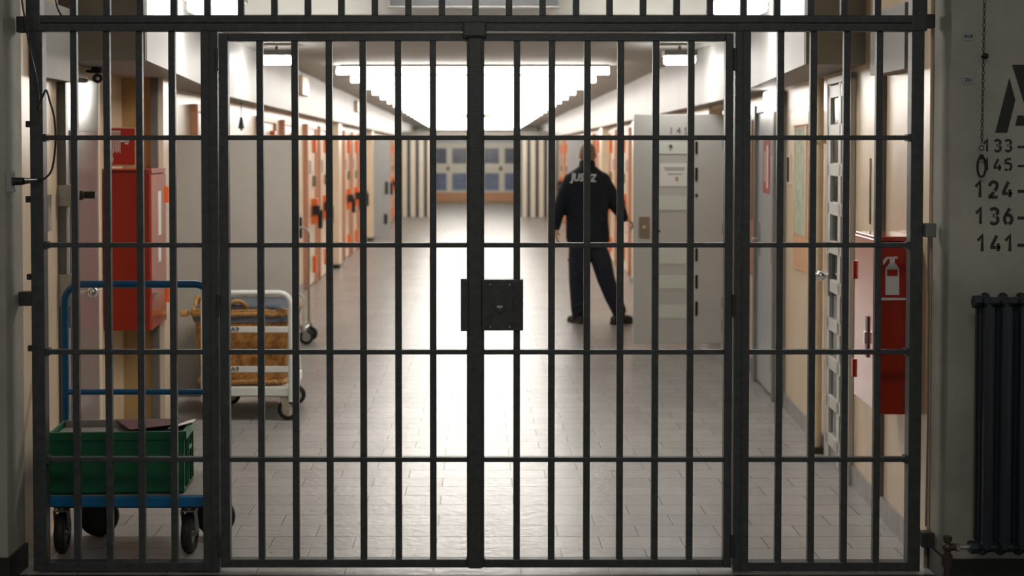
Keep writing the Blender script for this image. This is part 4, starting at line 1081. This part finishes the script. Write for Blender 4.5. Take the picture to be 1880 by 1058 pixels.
# trousers
T = MB()
T.loft([ell(gp(1080, 456) - gi, .178, .13, e=.9), ell(gp(1080, 446) - gi, .184, .132, e=.9), ell(gp(1080, 430) - gi, .175, .125, e=.9)])
T.sph((hipL + hipR) / 2 - gi + Vector((0, 0, -.03)), 1, (.10, .115, .09))
T.chain([(hipL - gi + Vector((0, 0, -.04)), .108), ((hipL * .5 + knL * .5) - gi, .104), (knL - gi, .090), ((knL * .5 + anL * .5) - gi, .082), (anL - gi + Vector((0, 0, .03)), .074), (anL - gi + Vector((.0, .01, -.02)), .064)])
T.chain([(hipR - gi + Vector((-.01, 0, -.04)), .108), ((hipR * .5 + knR * .5) - gi, .104), (knR - gi, .090), ((knR * .5 + anR * .5) - gi, .082), (anR - gi + Vector((0, 0, .03)), .074), (anR - gi + Vector((.0, .0, -.02)), .062)])
for (x, y, a) in ((1050, 480, -.5), (1058, 508, -.6), (1064, 500, .5), (1114, 505, -.7), (1108, 495, .3), (1122, 545, .4), (1060, 560, .3), (1104, 470, -.6)):
    p = gp(x, y, -.078) - gi; d = Vector((math.cos(a), 0, math.sin(a))) * .05; T.cap(p - d, p + d, .010, .010)
remeshed(T, 'trousers', M['trousers'], gd, .009, 4)
# shoes
def shoe(a, d, name='shoe'):
    d = d.normalized(); s_ = Vector((-d.y, d.x, 0)); m_ = MB()
    o = Vector((a.x - gi.x, a.y - gi.y, 0)); R3 = Matrix((d, s_, Vector((0, 0, 1)))).transposed()
    m_.sph(o - d * .045 + Vector((0, 0, .048)), 1, (.050, .043, .046), R3)
    m_.sph(o + d * .06 + Vector((0, 0, .046)), 1, (.110, .046, .042), R3)
    m_.sph(o + d * .125 + Vector((0, 0, .038)), 1, (.062, .050, .036), R3)
    m_.cap(o + Vector((0, 0, .06)), o + Vector((0, 0, .10)), .044, .046)
    pts = [Vector((x, y, 0)) for x, y in ((-.095, -.02), (-.08, -.04), (0, -.038), (.10, -.052), (.165, -.042), (.19, 0), (.165, .042), (.10, .052), (0, .038), (-.08, .04), (-.095, .02))]
    m_.prism([tuple((o + d * p.x + s_ * p.y)[:2]) for p in pts], .0, .028)
    return remeshed(m_, name, M['shoe'], gd, .007, 3)
shoe(anL, Vector((-.45, 1, 0)))
shoe(anR, Vector((1, .55, 0)))
# JUSTIZ lettering laid on the jacket back
dg = bpy.context.evaluated_depsgraph_get(); dg.update()
jm = bpy.data.meshes.new_from_object(jk.evaluated_get(dg))
bv = BVHTree.FromPolygons([v.co.copy() for v in jm.vertices], [tuple(p.vertices) for p in jm.polygons])
tx = font_mesh('lettering', 'JUSTIZ', .098, M['print'], gd, 0, .0022, .18)
ctr = gp(1069.5, 326.5) - gi
wj = max(v.co.x for v in tx.data.vertices) - min(v.co.x for v in tx.data.vertices)
kx = (48 * GY / F) / wj
bmt = bmesh.new(); bmt.from_mesh(tx.data)
bmesh.ops.triangulate(bmt, faces=bmt.faces[:])
bmesh.ops.subdivide_edges(bmt, edges=bmt.edges[:], cuts=1)
for v in bmt.verts:
    x, z = ctr.x + v.co.x * kx, ctr.z + v.co.y * 1.05 - v.co.x * kx * .04
    h = bv.ray_cast(Vector((x, -1, z)), Vector((0, 1, 0)))
    v.co = Vector((x, (h[0].y if h[0] else ctr.y - .13) - .004, z))
bmt.to_mesh(tx.data); bmt.free(); bpy.data.meshes.remove(jm)
# keys in the right hand
hk = wrR + Vector((.75, .35, -.42)).normalized() * .09
t = empty('key_bunch', hk); tag(t, 'small bunch of keys held in the right hand of the guard', 'keys')
MB().torus((0, 0, -.03), .026, .0022).build('ring', M['steel'], t, smooth=True)
for k, a in enumerate((-.9, -.5, -.2)):
    d = Vector((math.sin(a), -.1 * k, -math.cos(a))); p = Vector((0, 0, -.055))
    MB().cyl(p, p + d * .085, .0035).sph(p, .012, (1, .3, 1)).box(p + d * .08, (.014, .003, .014)).build('key', M['steel'], t)

# dark threshold strip in the floor under the gate
struct('trim_14', MB().bb(-OPN + .012, OPN - .012, 5.41, 5.445, 0.0, .004), M['basedark'], label='dark metal threshold strip under the gate')

# ---------------------------------------------------------------- put every empty at the foot of its own thing
bpy.context.view_layer.update()
def below(o):
    out = []
    for c_ in o.children: out += [c_] + below(c_)
    return out
for o in [q for q in S.objects if q.type == 'EMPTY' and q.parent is None]:
    pts = [k.matrix_world @ Vector(v) for k in below(o) if k.type == 'MESH' for v in k.bound_box]
    if not pts: continue
    new = Vector(((min(p.x for p in pts) + max(p.x for p in pts)) / 2, (min(p.y for p in pts) + max(p.y for p in pts)) / 2, min(p.z for p in pts)))
    d = o.matrix_world.to_3x3().inverted() @ (new - o.matrix_world.translation)
    o.location = new
    for c_ in o.children: c_.location = c_.location - d
crate.rotation_euler.z = .055; tray.rotation_euler.z = .055
